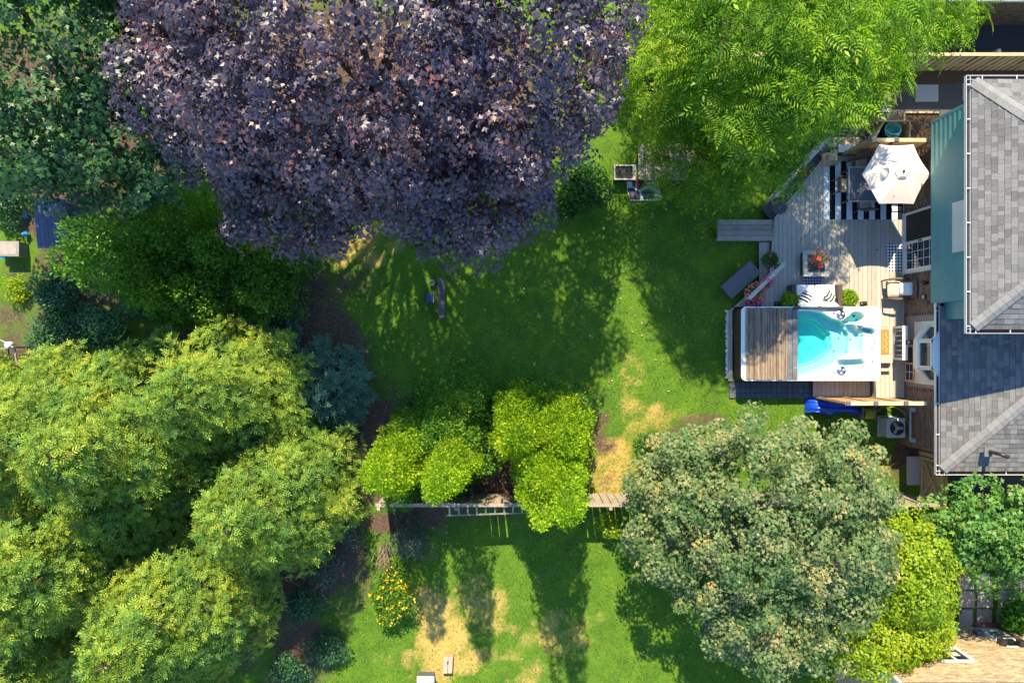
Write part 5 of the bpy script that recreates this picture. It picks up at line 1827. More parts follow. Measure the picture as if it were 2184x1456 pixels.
# ---- things on the lawn: narrow bench, pot, box
lb = P(941, 631, .35)
t = thing('bench', 'narrow dark mossy plank bench standing alone on the lawn', 'bench', (lb.x, lb.y, 0))
for i in range(2):
    mk(G().bx(-.115 + i * .118, -.115 + i * .118 + .112, -.62, .58, .33, .36), 'seat_plank', M_dark, t, bevel=.004)
for y in (-.48, .45):
    mk(G().bx(-.1, .1, y - .03, y + .03, 0, .33), 'leg', M_dark, t)
mk(G().lathe((0, -.63, 0), [(.10, 0), (.09, .30), (.005, .305)], 14), 'end_stump', M_weath, t)
o = thing('planter', 'dark blue square planter west of the narrow lawn bench', 'planter', P(917, 636, 0))
mk(G().bx(-.11, .11, -.15, .15, 0, .20), 'box_body', M_bluedk, o, bevel=.01)
mk(G().bx(.12, .15, -.15, .15, 0, .22), 'side_board', M_deck2, o)
o = thing('stone_pot', 'small blue-grey stone pot north-west of the narrow lawn bench', 'pot', P(923, 604, 0))
mk(G().lathe((0, 0, 0), [(.08, 0), (.11, .14), (.10, .17), (.07, .17), (.01, .12)], 9), 'pot_body', M_slate, o)

# ---- flagstones in white gravel, black planter and grey plank platform under the locust
fl = thing('flagstone_pad', 'white gravel pad with three dark flagstones at the lawn edge', 'paving', P(1372, 404, 0))
f0 = P(1372, 404, 0)
mk(G().prism([(P(x, y).x - f0.x, P(x, y).y - f0.y) for x, y in ((1336, 382), (1400, 382), (1412, 420), (1404, 428), (1345, 428), (1338, 410))], -.05, .035), 'gravel', M_pebble, fl)
def zf(a, b_):
    q = P(1280 + a / 7.8, 300 + b_ / 7.8); return (q.x - f0.x, q.y - f0.y)
for poly in (((525, 690), (560, 640), (740, 640), (770, 760), (640, 825), (540, 760)), ((450, 800), (540, 790), (650, 860), (655, 985), (500, 985)), ((680, 850), (790, 800), (900, 880), (880, 970), (720, 985))):
    mk(G().prism([zf(*p) for p in poly], .0, .06), 'flagstone', M_flag, fl, bevel=.01)
bp2 = P(1333, 367, .45)
t = thing('planter', 'black raised planter box with pale rim at the lawn edge', 'planter', (bp2.x, bp2.y, 0))
mk(G().bx(-.33, .33, -.23, .23, 0, .38), 'box_body', M_black, t)
for (x0, x1, y0, y1) in ((-.36, .36, .20, .25), (-.36, .36, -.25, -.20), (-.36, -.31, -.20, .20), (.26, .36, -.20, .20)):
    mk(G().bx(x0, x1, y0, y1, .381, .43), 'rim_board', M_deck2, t)
gp_ = P(1430, 345, .5)
t = thing('platform', 'grey weathered plank platform half hidden beneath the locust', 'platform', (gp_.x, gp_.y, 0))
for i in range(8):
    mk(G().bx(-1.05, 1.05, -.60 + i * .15, -.60 + i * .15 + .142, .46, .50), 'plank', M_weath, t, bevel=.004)
mk(G().bx(-1.0, 1.0, -.58, .58, 0, .455), 'platform_frame', M_dark, t)
potted('potted_plant', 'small red flowering pot on the white gravel pad', P(1368, 388, .2), .05, .07, .12, .10, M_lf_pot, M_red, 4, 120, .05, fr=.085)

# ---- west neighbour's corner
sh = P(104, 476, 1.6)
t = thing('garden_shed', 'small slate-blue lean-to shed roof half under the cedars', 'shed', (sh.x, sh.y, 0))
M_blueslate = mat('blue_grey_roof', (.06, .085, .15), (.042, .062, .115), rough=.7, scale=4, stretch=(8, 1, 1), bump=.3, obj_var=.12)
for i in range(8):
    x0 = -.50 + i * .13
    mk(G().add([(x0, -.75, 1.35), (x0 + .122, -.75, 1.35), (x0 + .122, .75, 1.62), (x0, .75, 1.62), (x0, -.75, 1.32), (x0 + .122, -.75, 1.32), (x0 + .122, .75, 1.59), (x0, .75, 1.59)],
               [(0, 1, 2, 3), (7, 6, 5, 4), (0, 4, 5, 1), (1, 5, 6, 2), (2, 6, 7, 3), (3, 7, 4, 0)]), 'roof_board', M_blueslate, t)
mk(G().add([(-.45, -.68, 0), (.45, -.68, 0), (.45, .68, 0), (-.45, .68, 0), (-.45, -.68, 1.31), (.45, -.68, 1.31), (.45, .68, 1.57), (-.45, .68, 1.57)], [(3, 2, 1, 0), (4, 5, 6, 7), (0, 1, 5, 4), (1, 2, 6, 5), (2, 3, 7, 6), (3, 0, 4, 7)]), 'shed_wall', M_bluedk, t)
bn = P(14, 530, .6)
t = thing('cold_frame', 'grey cold frame box with translucent lid in the west garden', 'cold frame', (bn.x, bn.y, 0))
mk(G().bx(-.34, .34, -.23, .23, 0, .5), 'box_body', M_greenwood, t)
mk(G().bx(-.36, .36, -.25, .25, .502, .54), 'lid', M_weath, t, bevel=.02)
mk(G().bx(-.29, .29, -.18, .18, .541, .55), 'lid_pane', M_conc, t)
o = thing('bucket', 'bright blue bucket below the cold frame', 'bucket', P(16, 546, 0))
mk(G().lathe((0, 0, 0), [(.09, 0), (.12, .26), (.11, .26), (.08, .1), (.01, .1)], 16), 'bucket_body', M_bluep, o)
for (px, py, lab) in ((58, 461, 'bright blue ball lying near the slate-blue shed'), (60, 501, 'bright blue jug on bare soil west of the shed')):
    o = thing('ball' if 'ball' in lab else 'jug', lab, 'ball' if 'ball' in lab else 'jug', P(px, py, 0))
    if 'ball' in lab:
        mk(G().lathe((0, 0, .1), [(.005, -.1), (.06, -.08), (.095, -.03), (.1, 0), (.095, .03), (.06, .08), (.005, .1)], 16), 'ball_body', M_bluep, o, smooth=True)
        mk(G().tube([(.102 * math.cos(a), 0, .1 + .102 * math.sin(a)) for a in np.linspace(0, 2 * math.pi, 20)], .012, 5), 'ball_stripe', M_bluedk, o)
    else:
        mk(G().lathe((0, 0, 0), [(.07, 0), (.08, .02), (.08, .2), (.035, .26), (.035, .3), (.005, .3)], 14), 'jug_body', M_bluep, o)
        mk(G().tube([(.07, 0, .2), (.12, 0, .17), (.08, 0, .08)], .012, 6), 'handle', M_bluep, o)
ct = P(20, 734, .8)
t = thing('bird_table', 'thin wooden frame with crossbar in the sunny west garden', 'garden frame', (P(20, 742, .7).x, P(20, 742, .7).y, 0))
mk(G().bar((-.9, -.08, .68), (.18, .02, .72), .05, .05), 'crossbar', M_weath, t)
mk(G().bar((.16, .02, .70), (.18, -.50, .60), .045, .045), 'side_bar', M_weath, t)
for (x, y) in ((.16, .02), (.18, -.48), (-.5, -.04)):
    mk(G().bar((x, y, 0), (x, y, .68 if y > -.3 else .60), .05, .05, up=(1, 0, 0)), 'leg', M_weath, t)
t = thing('watering_can', 'white watering can standing on the thin wooden frame', 'watering can', (ct.x + .0, ct.y - .0, .72))
mk(G().lathe((0.0, -.02, 0), [(.10, 0), (.11, .02), (.10, .2), (.07, .22), (.01, .22)], 16), 'can_body', M_white, t, smooth=True)
mk(G().tube([(-.08, .03, .06), (-.2, .13, .2), (-.24, .16, .24)], [.025, .018, .03], 8), 'spout', M_white, t)
mk(G().tube([(.08, -.05, .18), (.15, -.10, .14), (.09, -.06, .05)], .012, 6), 'handle', M_white, t)

# ---- bottom: plank seat stump and pyramid-capped box
stp = P(955, 1418, .2)
t = thing('timber_block', 'split pinkish timber block lying on dry bare ground', 'timber', (stp.x, stp.y, 0), -.06)
M_pinkw = mat('bleached_timber', (.50, .36, .27), (.34, .24, .18), rough=.9, scale=4, stretch=(8, 1, 1), bump=.5, bscale=14)
mk(G().bx(-.155, -.003, -.28, .27, .0, .2), 'timber_half', M_pinkw, t, bevel=.015)
mk(G().bx(.003, .155, -.27, .28, .0, .195), 'timber_half', M_pinkw, t, bevel=.015)
mk(G().prism([(-.04, .08), (.0, .16), (.02, .13), (.012, -.02), (-.012, .02)], .19, .2035), 'knot_hole', M_soilm, t)
bx_ = P(907, 1462, .5)
t = thing('post_box', 'grey square post box with pale pyramid cap', 'box', (bx_.x, bx_.y, 0))
mk(G().bx(-.26, .26, -.26, .26, 0, .42), 'box_body', M_slate, t)
mk(G().add([(-.29, -.29, .421), (.29, -.29, .421), (.29, .29, .421), (-.29, .29, .421), (0, 0, .60)], [(0, 1, 4), (1, 2, 4), (2, 3, 4), (3, 0, 4), (3, 2, 1, 0)]), 'pyramid_cap', M_stone, t)
o = mk(G().bar((0, 0, .05), (.11, -.34, .07), .06, .10), 'loose_plank', M_weath, loc=P(2043, 1284, 0))
tag(o, 'loose short plank leaning on the yard soil by the tan house', 'plank')


# ================================================================ TREES AND SHRUBS
def in_view(pos, x0=-260, x1=2440, y0=-900, y1=1700):
    s = FP / (HC - np.minimum(pos[:, 2], HC - 4))
    px = 1092 + pos[:, 0] * s
    py = 728 - pos[:, 1] * s
    return (px > x0) & (px < x1) & (py > y0) & (py < y1)


def fib_dirs(n, rng, zmin):
    """even spread of directions above zmin with a little jitter"""
    i = np.arange(n) + .5
    z = zmin + (1 - zmin) * i / n
    a = i * 2.39996 + rng.uniform(0, 6.3)
    r = np.sqrt(np.clip(1 - z * z, 0, 1))
    d = np.stack([r * np.cos(a), r * np.sin(a), z], -1)
    return norm(d + rng.normal(size=d.shape) * .55 / math.sqrt(n))


def ell_area(r):
    return 4 * math.pi * ((r[0] * r[1]) ** 1.6 / 3 + (r[0] * r[2]) ** 1.6 / 3 + (r[1] * r[2]) ** 1.6 / 3) ** (1 / 1.6)


def cauli(rng, lobes, cover, rs, zmin=-.45):
    """sub-lobes spread over the surfaces of big lobes -> centres, radii"""
    C, R = [], []
    rm = (rs[0] + rs[1]) / 2
    for (c, r) in lobes:
        c = np.array(c); r = np.array(r)
        n = int(ell_area(r) * (1 - zmin) / 2 * cover / (math.pi * rm * rm))
        d = fib_dirs(n, rng, zmin)
        C.append(c + d * r * rng.uniform(.70, 1.06, (n, 1)))
        R.append(rng.uniform(rs[0], rs[1], n))
    C = np.concatenate(C); R = np.concatenate(R)
    keep = np.ones(len(C), bool)
    for (c, r) in lobes:
        q = np.linalg.norm((C - np.array(c)) / np.array(r), axis=1)
        keep &= q > .68
    return C[keep], R[keep]


def rosettes(rng, C, A, m, rad, size, droop=(-.25, .25), jit=.25):
    """m leaves round each centre, radiating from the axis"""
    n = len(C)
    ref = np.where(np.abs(A[:, 2:3]) < .9, UP[None], np.array((1., 0, 0))[None])
    s = norm(np.cross(A, ref)); u = np.cross(A, s)
    ang = (np.arange(m)[None] * 2.39996 + rng.uniform(0, 6.3, (n, 1)))
    d = s[:, None] * np.cos(ang)[..., None] + u[:, None] * np.sin(ang)[..., None]
    k = (np.arange(m)[None] / m + rng.uniform(0, .2, (n, m)))
    tilt = droop[1] + (droop[0] - droop[1]) * k + rng.normal(size=(n, m)) * .12
    ax = A[:, None]
    fwd = d * np.cos(tilt)[..., None] + ax * np.sin(tilt)[..., None]
    nr = ax * np.cos(tilt)[..., None] - d * np.sin(tilt)[..., None]
    pos = C[:, None] + d * (rad * k)[..., None] + ax * (-.10 * rad * k * 4)[..., None] + rng.normal(size=(n, m, 3)) * rad * .18
    fwd = fwd + rng.normal(size=fwd.shape) * jit
    nr = nr + rng.normal(size=nr.shape) * jit
    sz = size * rng.uniform(.7, 1.2, (n, m))
    return pos.reshape(-1, 3), fwd.reshape(-1, 3), nr.reshape(-1, 3), sz.reshape(-1)


def limbs(g, rng, base, fork, tips, r0):
    base, fork = Vector(base), Vector(fork)
    g.tube([base - Vector((0, 0, .1)), base.lerp(fork, .12), base.lerp(fork, .6), fork], [r0 * 1.5, r0 * 1.05, r0 * .85, r0 * .7], 12)
    for tpt in tips:
        tpt = Vector(tpt)
        mid = fork.lerp(tpt, .5) + Vector((rng.uniform(-.3, .3), rng.uniform(-.3, .3), rng.uniform(.1, .6)))
        g.tube([fork, fork.lerp(mid, .5) + Vector((0, 0, .1)), mid, tpt], [r0 * .45, r0 * .34, r0 * .22, r0 * .05], 7)


def broadleaf(name, label, base, lobes, m, tpl, rng, sub_d=1.4, sub_r=(.55, 1.0), ros_d=5.0, leaves=9, rad=.2, size=.15, droop=(-.35, .2), cat='tree', trunk_r=.2, nlimb=14, upb=.7, fill=.30, cull=(-260, 2440, -900, 1700), ray=False, coff=None):
    base = Vector(base)
    t = thing(name, label, cat, base)
    SC_, SR = cauli(rng, lobes, sub_d, sub_r)
    k = in_view(SC_, *cull)
    SC_, SR = SC_[k], SR[k]
    n = np.maximum((4 * math.pi * SR ** 2 * .6 * ros_d).astype(int), 1)
    idx = np.repeat(np.arange(len(SC_)), n)
    d = rand_dirs(len(idx), rng, -.30)
    C = SC_[idx] + d * (SR[idx] * rng.uniform(.62, 1.0, len(idx)) ** .6)[:, None] * np.array((1, 1, .75))
    A = norm(d * .8 + UP * upb + rng.normal(size=d.shape) * .25)
    k = C[:, 2] > .25
    C, A = C[k], A[k]
    # keep rosettes that are not buried in neighbouring sub-lobes too deeply
    pos, fw, nr, sz = rosettes(rng, C, A, leaves, rad, size, droop)
    # sparser, larger leaves deeper in the crown
    for (c, r) in lobes:
        nf = int(ell_area(r) * fill / (size * size))
        d = rand_dirs(nf, rng, -.2)
        q = np.array(c) + d * np.array(r) * rng.uniform(.45, .85, (nf, 1))
        q = q[in_view(q, *cull)]
        nf = len(q)
        pos = np.concatenate([pos, q]); fw = np.concatenate([fw, rng.normal(size=(nf, 3))])
        nr = np.concatenate([nr, UP + rng.normal(size=(nf, 3)) * .5]); sz = np.concatenate([sz, size * rng.uniform(1.0, 1.5, nf)])
    scatter('crown', m, t, tpl, pos, fw, nr, sz, base)
    g = G()
    if trunk_r:
        zc = min(c[0][2] for c in lobes)
        fork = Vector((lobes[0][0][0], lobes[0][0][1], max(zc * .62, .4)))
        fork = base.lerp(fork, .7) if (fork - base).length > 3 else fork
        fork.z = max(zc * .62, .4)
        pick = rng.choice(len(SC_), min(nlimb, len(SC_)), replace=False)
        limbs(g, rng, (0, 0, 0), fork - base, [Vector(SC_[i]) - base for i in pick], trunk_r)
        mk(g, 'trunk', M_bark, t, smooth=True)
    return t


def PL(px, py, z, r):
    p = P(px, py, z)
    return ((p.x, p.y, z), r)


M_purple = leafmat('purple_maple_leaf', [(.022, .019, .046), (.038, .030, .066), (.075, .042, .062), (.20, .07, .055)], trans=.22, rough=.45, spec=.8, pos=[0, .45, .8, 1], tcol=(.20, .035, .03))
M_greenmap = leafmat('green_maple_leaf', [(.012, .045, .018), (.025, .085, .026), (.05, .14, .03), (.12, .22, .03)], trans=.28, rough=.45, spec=.5)
M_silver = leafmat('silver_maple_leaf', [(.032, .09, .025), (.075, .145, .040), (.15, .20, .07), (.27, .27, .125), (.38, .26, .07)], trans=.22, rough=.6, spec=.3, pos=[0, .3, .6, .9, 1])
M_locust = leafmat('locust_leaf', [(.05, .15, .006), (.11, .26, .008), (.22, .38, .012), (.40, .48, .03)], trans=.45, rough=.45, pos=[0, .35, .7, 1])
M_yelgreen = leafmat('yellow_green_leaf', [(.08, .17, .006), (.17, .29, .008), (.28, .38, .012), (.40, .42, .02)], trans=.4)
M_spruce = leafmat('spruce_needles', [(.05, .13, .032), (.11, .21, .028), (.22, .30, .024), (.38, .35, .04)], trans=.08, rough=.6, spec=.2, pos=[0, .4, .75, 1])
M_spruce_shade = leafmat('shaded_spruce_needles', [(.04, .10, .075), (.07, .16, .11), (.11, .22, .14)], trans=.08, rough=.6, spec=.2)  # bluish shade on lower spruce branches, put into the needle colour
M_thuja = leafmat('thuja_scales', [(.08, .18, .010), (.17, .31, .012), (.28, .42, .014), (.42, .48, .03)], trans=.25, rough=.6, spec=.2)
M_thuja_shade = leafmat('shaded_thuja_scales', [(.055, .16, .026), (.11, .25, .034), (.17, .33, .036), (.38, .42, .03)], trans=.2, rough=.6, spec=.2, pos=[0, .45, .85, 1])  # shaded copy of the thuja scales, shade put into the colour
M_shrub = leafmat('shrub_leaf', [(.02, .075, .015), (.04, .13, .02), (.08, .20, .025)], trans=.3)
M_shrubg = leafmat('grey_shrub_leaf', [(.05, .075, .05), (.085, .12, .075), (.13, .16, .10)], trans=.2)
M_shrubl = leafmat('lush_shrub_leaf', [(.03, .14, .012), (.06, .22, .015), (.12, .32, .02)], trans=.35)
M_shrubd = leafmat('dark_shrub_leaf', [(.025, .08, .035), (.045, .13, .05), (.08, .18, .05)], trans=.25)
rng = np.random.default_rng

# ---- purple maple
broadleaf('maple_tree', 'large dark purple-leaved maple overhanging the lawn', P(800, 330, 0),
          [PL(760, 60, 7.2, (4.9, 4.3, 4.9)), PL(1080, 100, 6.8, (2.9, 3.6, 4.1)), PL(640, 385, 5.2, (2.2, 1.75, 2.0)), PL(990, 405, 5.2, (2.2, 1.7, 2.0)), PL(460, 180, 6.4, (1.8, 2.3, 2.4)), PL(820, 330, 6.0, (3.0, 1.5, 2.4))],
          M_purple, T_maple, rng(21), sub_d=1.2, sub_r=(.42, .80), ros_d=6.3, leaves=9, rad=.18, size=.138, trunk_r=.30, nlimb=22, upb=.75, cull=(-100, 2300, -560, 1700))
# ---- green maple in the north-west corner
broadleaf('maple_tree', 'shaded deep green maple in the north-west garden corner', P(250, 330, 0),
          [PL(60, 130, 6.2, (3.6, 3.2, 3.0)), PL(250, 290, 5.0, (2.4, 1.9, 2.4)), PL(30, 290, 4.6, (2.2, 1.5, 2.0)), PL(120, -190, 7.6, (3.2, 2.0, 2.6)), PL(330, 80, 5.4, (1.6, 2.2, 2.2))],
          M_greenmap, T_maple, rng(22), sub_d=1.35, sub_r=(.50, .95), ros_d=5.2, leaves=9, rad=.18, size=.155, trunk_r=.26, cull=(-200, 2300, -560, 1700))
# ---- silver-leaved maple in the south
broadleaf('maple_tree', 'rounded grey-green maple south of the spa overhanging the fence', P(1600, 1075, 0),
          [PL(1620, 1120, 3.7, (3.35, 3.1, 2.5)), PL(1480, 1060, 3.2, (1.7, 1.9, 1.6)), PL(1760, 1000, 3.3, (1.5, 1.2, 1.5)), PL(1640, 1330, 3.4, (2.2, 1.2, 1.6)), PL(1790, 1170, 3.6, (1.5, 1.7, 1.7))],
          M_silver, T_maple, rng(23), sub_d=.95, sub_r=(.34, .66), ros_d=10, leaves=10, rad=.15, size=.122, trunk_r=.2, upb=.7)
# ---- maple in the east yard
broadleaf('maple_tree', 'fresh green maple beside the alley south of the house', P(2120, 1100, 0),
          [PL(2080, 1115, 3.2, (1.45, .9, 1.2)), PL(2190, 1130, 3.4, (1.5, 1.3, 1.4)), PL(2120, 1180, 2.9, (1.1, .7, .9))],
          leafmat('fresh_maple_leaf', [(.04, .13, .025), (.08, .21, .035), (.15, .28, .05), (.3, .28, .08)], trans=.3, pos=[0, .4, .85, 1]), T_maple, rng(24), sub_d=1.3, sub_r=(.35, .6), ros_d=7, leaves=8, rad=.16, size=.15, trunk_r=.12, nlimb=8)
# ---- locust
broadleaf('locust_tree', 'bright green feathery locust shading the deck', P(1600, 200, 0),
          [PL(1625, 105, 6.3, (2.2, 2.4, 1.9)), PL(1570, 300, 3.4, (1.6, 1.5, 1.2)), PL(1670, 235, 4.4, (1.1, 1.2, .9)), PL(1650, 20, 7.6, (2.0, 1.5, 1.3)), PL(1820, 50, 5.4, (1.5, 1.6, 1.2)), PL(1730, 200, 6.6, (1.1, .9, .6))],
          M_locust, T_frond, rng(25), sub_d=1.25, sub_r=(.40, .75), ros_d=1.9, leaves=8, rad=.08, size=.64, droop=(-.45, .22), trunk_r=.18, upb=1.2, fill=.08)
broadleaf('locust_tree', 'low spreading locust branch hanging over the gravel path', P(1880, 130, 0),
          [PL(1850, 85, 2.9, (1.9, 1.15, .8)), PL(2010, 35, 3.0, (1.2, .55, .6)), PL(1800, 190, 2.5, (.95, .7, .6)), PL(1865, 215, 2.3, (.45, .35, .4))],
          M_locust, T_frond, rng(26), sub_d=1.2, sub_r=(.35, .6), ros_d=2.1, leaves=8, rad=.08, size=.58, droop=(-.45, .22), trunk_r=.12, upb=1.2, fill=.06)
broadleaf('locust_tree', 'low locust sapling thicket between purple maple and deck', P(1420, 230, 0),
          [PL(1415, 130, 3.7, (1.35, 2.2, 1.1)), PL(1470, 330, 1.9, (1.3, 1.1, .9)), PL(1530, 410, 1.5, (.9, .6, .6)), PL(1420, 20, 2.4, (1.5, 1.2, 1.2))],
          M_locust, T_frond, rng(27), sub_d=1.2, sub_r=(.32, .6), ros_d=2.3, leaves=8, rad=.08, size=.50, droop=(-.45, .22), trunk_r=.08, upb=1.2, fill=.1)
# ---- yellow-green tree by the tan house
broadleaf('ash_tree', 'vivid yellow-green tree against the tan brick wall', P(1880, 1270, 0),
          [PL(1925, 1245, 3.0, (1.15, 1.6, 1.6)), PL(1850, 1365, 3.0, (1.4, .75, 1.3)), PL(1955, 1320, 2.4, (.8, .9, 1.0)), PL(1930, 1140, 2.6, (.6, .6, .8))],
          M_yelgreen, T_oval, rng(28), sub_d=1.4, sub_r=(.30, .55), ros_d=14, leaves=9, rad=.13, size=.12, trunk_r=.1, upb=.8)


# ---- conifers
def spruce(label, base, h, R, m, rng, name='spruce_tree', size=.31, ros=6.2, sub=(.30, .58), cover=1.25):
    """broad spruce: tufted lumps of needle sprays on a rough cone, bare twigs showing between"""
    base = Vector(base)
    lobes = []
    for (f, r, rz) in ((.16, 1.0, .20), (.36, .82, .20), (.56, .60, .20), (.74, .40, .18), (.88, .20, .14)):
        lobes.append(((base.x + rng.uniform(-.2, .2), base.y + rng.uniform(-.2, .2), h * f), (R * r * rng.uniform(.85, 1.12), R * r * rng.uniform(.85, 1.12), max(h * rz, .3))))
    t = thing(name, label, 'tree', base)
    SC_, SR = cauli(rng, lobes, cover, sub, zmin=-.15)
    k = in_view(SC_, -90, 2500, -900, 1540)
    SC_, SR = SC_[k], SR[k]
    n = np.maximum((4 * math.pi * SR ** 2 * .6 * ros).astype(int), 1)
    idx = np.repeat(np.arange(len(SC_)), n)
    d = rand_dirs(len(idx), rng, -.25)
    C = SC_[idx] + d * (SR[idx] * rng.uniform(.4, 1.0, len(idx)) ** .7)[:, None] * np.array((1, 1, .55))
    rad = C - np.array((base.x, base.y, 0)); rad[:, 2] = 0
    A = norm(norm(rad) * .75 + UP * .75 + d * .35 + rng.normal(size=d.shape) * .2)
    pos, fw, nr, sz = rosettes(rng, C, A, 6, .12, size, (-.1, .8), .25)
    scatter('crown', m, t, T_spray, pos, fw, nr, sz, base)
    mk(G().tube([(0, 0, -.1), (0, 0, h * .3), (0, 0, h * .7), (0, 0, h - .2)], [.035 * h * .6, .022 * h * .7, .012 * h * .6, .01], 10), 'trunk', M_bark, t)
    tw = G()
    for i in rng.choice(len(SC_), min(70, len(SC_)), replace=False):
        p = Vector(SC_[i]) - base
        q = Vector((0, 0, max(.3, p.z - .1 * math.hypot(p.x, p.y))))
        tw.tube([q, q.lerp(p, .5) + Vector((0, 0, -.05)), p * 1.04], [.03, .018, .006], 4, cap=False)
    stuff(mk(tw, 'branches', M_twig, t))
    return t


for i, (px, py, h, R, lab) in enumerate([
        (545, 835, 6.6, 2.35, 'sunlit spruce at the north-east end of the spruce stand'),
        (640, 1030, 6.8, 2.25, 'sunlit spruce standing closest to the west cedar clump'),
        (390, 905, 8.0, 2.8, 'tall spruce in the middle of the spruce stand'),
        (470, 1230, 7.4, 2.6, 'yellowish spruce at the southern edge of the spruce stand'),
        (190, 900, 7.4, 2.7, 'spruce beside the thin wooden frame in the west garden'),
        (255, 1130, 8.4, 2.8, 'tallest dense spruce of the spruce stand'),
        (90, 1330, 7.0, 2.5, 'spruce in the far south-west corner of the stand'),
        (360, 1400, 6.4, 2.3, 'spruce beside the yellowish spruce at the bottom of the stand'),
        (345, 1045, 5.6, 2.2, 'shorter spruce in the hollow amid the spruce stand'),
        (20, 1060, 7.0, 2.4, 'spruce on the western edge of the spruce stand')]):
    spruce(lab, P(px, py, 0), h, R, M_spruce, rng(60 + i))
spruce('lower spruce branches in blue-green shade colour beside the spruce stand', P(700, 815, 0), 2.4, 1.45, M_spruce_shade, rng(80), size=.42, cover=.8)
spruce('low spruce skirts in blue-green shade colour north of the spruce stand', P(590, 730, 0), 1.7, 1.0, M_spruce_shade, rng(81), size=.38, cover=.8)


def thuja(label, base, h, R, m, rng, dens=200, size=.08, name='cedar_tree', shape=.72, lr=(.13, .36)):
    """dense columnar cedar: knobbly lumps over a column, covered with upright scale fans"""
    base = Vector(base)
    t = thing(name, label, 'tree', base)

    rm = sum(lr) / 2
    PP, DD = [], []
    R_all, h_all = R, h
    th0 = rng.uniform(0, 6.3)
    stems = [(0.0, 0.0, 1.0, .80)] + [(math.cos(th0 + j * 2.2) * R * .46, math.sin(th0 + j * 2.2) * R * .46, rng.uniform(.66, .90), rng.uniform(.50, .66)) for j in range(3)]
    for (ox, oy, fh, fr_) in stems:
        R, h = R_all * fr_, h_all * fh
        n = int(2 * math.pi * R * h * .75 * 1.15 / (math.pi * rm * rm))
        f = (np.arange(n) + rng.random(n)) / n
        a = np.arange(n) * 2.39996 + rng.normal(size=n) * .3
        lump = 1 + .55 * (vnoise(np.cos(a) * 1.3 + 5 + ox, np.sin(a) * 1.3 + f * h * .6, int(R * 100)) - .5) * 2
        r = R * np.clip(1 - f ** 1.5, 0.0, None) ** shape * np.clip(.70 + f * 2.0, 0, 1) * lump * rng.uniform(.78, 1.04, n)
        SR = rng.uniform(*lr, n) * np.clip(.55 + R * .5, .6, 1.1)
        C = np.stack([np.cos(a) * r + ox, np.sin(a) * r + oy, np.clip(f * h - .1, .12, None)], -1)
        O = np.stack([np.cos(a), np.sin(a), np.full(n, .25) + .9 * f ** 3], -1)
        k = np.maximum((4 * math.pi * SR ** 2 * .5 * dens).astype(int), 4)
        idx = np.repeat(np.arange(n), k)
        d = norm(rng.normal(size=(len(idx), 3)) * .75 + O[idx] * .9 + UP * .25)
        pos = C[idx] + d * (SR[idx] * rng.uniform(.65, 1.12, len(idx)))[:, None]
        kk = pos[:, 2] > .04
        PP.append(pos[kk]); DD.append(d[kk])
    pos, d = np.concatenate(PP), np.concatenate(DD)
    R, h = R_all, h_all
    fw = norm(d * .8 + UP * .45 + rng.normal(size=d.shape) * .35)
    nr = rng.normal(size=d.shape) * .8 + np.stack([d[:, 1], -d[:, 0], d[:, 2] * 0], -1)
    scatter('crown', m, t, T_fan, pos, fw, nr, rng.uniform(.7, 1.3, len(pos)) * size, (0, 0, 0))
    mk(G().tube([(0, 0, -.1), (0, 0, h * .5), (0, 0, h * .85)], [.07 + R * .05, .05, .015], 8), 'trunk', M_bark, t)
    return t


def tip(px, py, h):
    p = P(px, py, h); return Vector((p.x, p.y, 0))


# cedar clump west
thuja('sunlit golden-green cedar spire at the west of the west cedar clump', tip(803, 1032, 7.4), 7.4, .88, M_thuja, rng(100))
thuja('sunlit golden-green cedar spire at the east of the west cedar clump', tip(930, 1050, 8.2), 8.2, .72, M_thuja, rng(101))
thuja('broad shade-darkened cedar dome behind the two golden spires', tip(938, 925, 3.4), 3.6, 1.7, M_thuja_shade, rng(102), lr=(.2, .4))
thuja('small lit cedar leaning to the fence under the west clump', tip(850, 1050, 2.6), 2.8, .7, M_thuja_shade, rng(103))
# cedar clump east
for i, (px, py, h, R, m_, lab) in enumerate([
        (1108, 935, 5.6, 1.0, M_thuja, 'sunlit cedar at the north-west of the east cedar clump'),
        (1212, 945, 5.6, 1.0, M_thuja, 'sunlit cedar at the north-east of the east cedar clump'),
        (1160, 1040, 7.2, .75, M_thuja, 'sunlit cedar in the middle of the east cedar clump'),
        (1218, 1095, 9.0, .80, M_thuja, 'tall sunlit cedar overhanging the fence in the east clump'),
        (1156, 1118, 8.4, .5, M_thuja, 'slim sunlit cedar spire beside the tall overhanging cedar'),
        (1190, 905, 3.0, 1.25, M_thuja_shade, 'low dark cedar at the lawn side of the east clump')]):
    thuja(lab, tip(px, py, h), h, R, m_, rng(110 + i))
# shaded cedar group in the west
for i, (px, py, h, R, lab) in enumerate([
        (145, 490, 7.0, .80, 'tall shaded cedar with sunlit tip nearest the slate-blue shed'),
        (128, 554, 6.9, .80, 'tall shaded cedar with sunlit tip south of the first one'),
        (330, 470, 4.6, 1.2, 'dark cedar under the green maple edge'),
        (440, 520, 3.8, 1.35, 'broad dark cedar in the middle of the shaded group'),
        (540, 500, 3.6, 1.25, 'dark cedar beneath the purple maple leaves'),
        (520, 610, 3.0, 1.25, 'dark cedar on the lawn edge of the shaded group'),
        (390, 620, 3.4, 1.3, 'low dark cedar north of the spruce stand'),
        (280, 590, 4.2, 1.3, 'dark cedar between the tall tipped cedars and the spruce stand')]):
    thuja(lab, tip(px, py, h), h, R, M_thuja_shade, rng(130 + i), 95, .11, lr=(.2, .42))


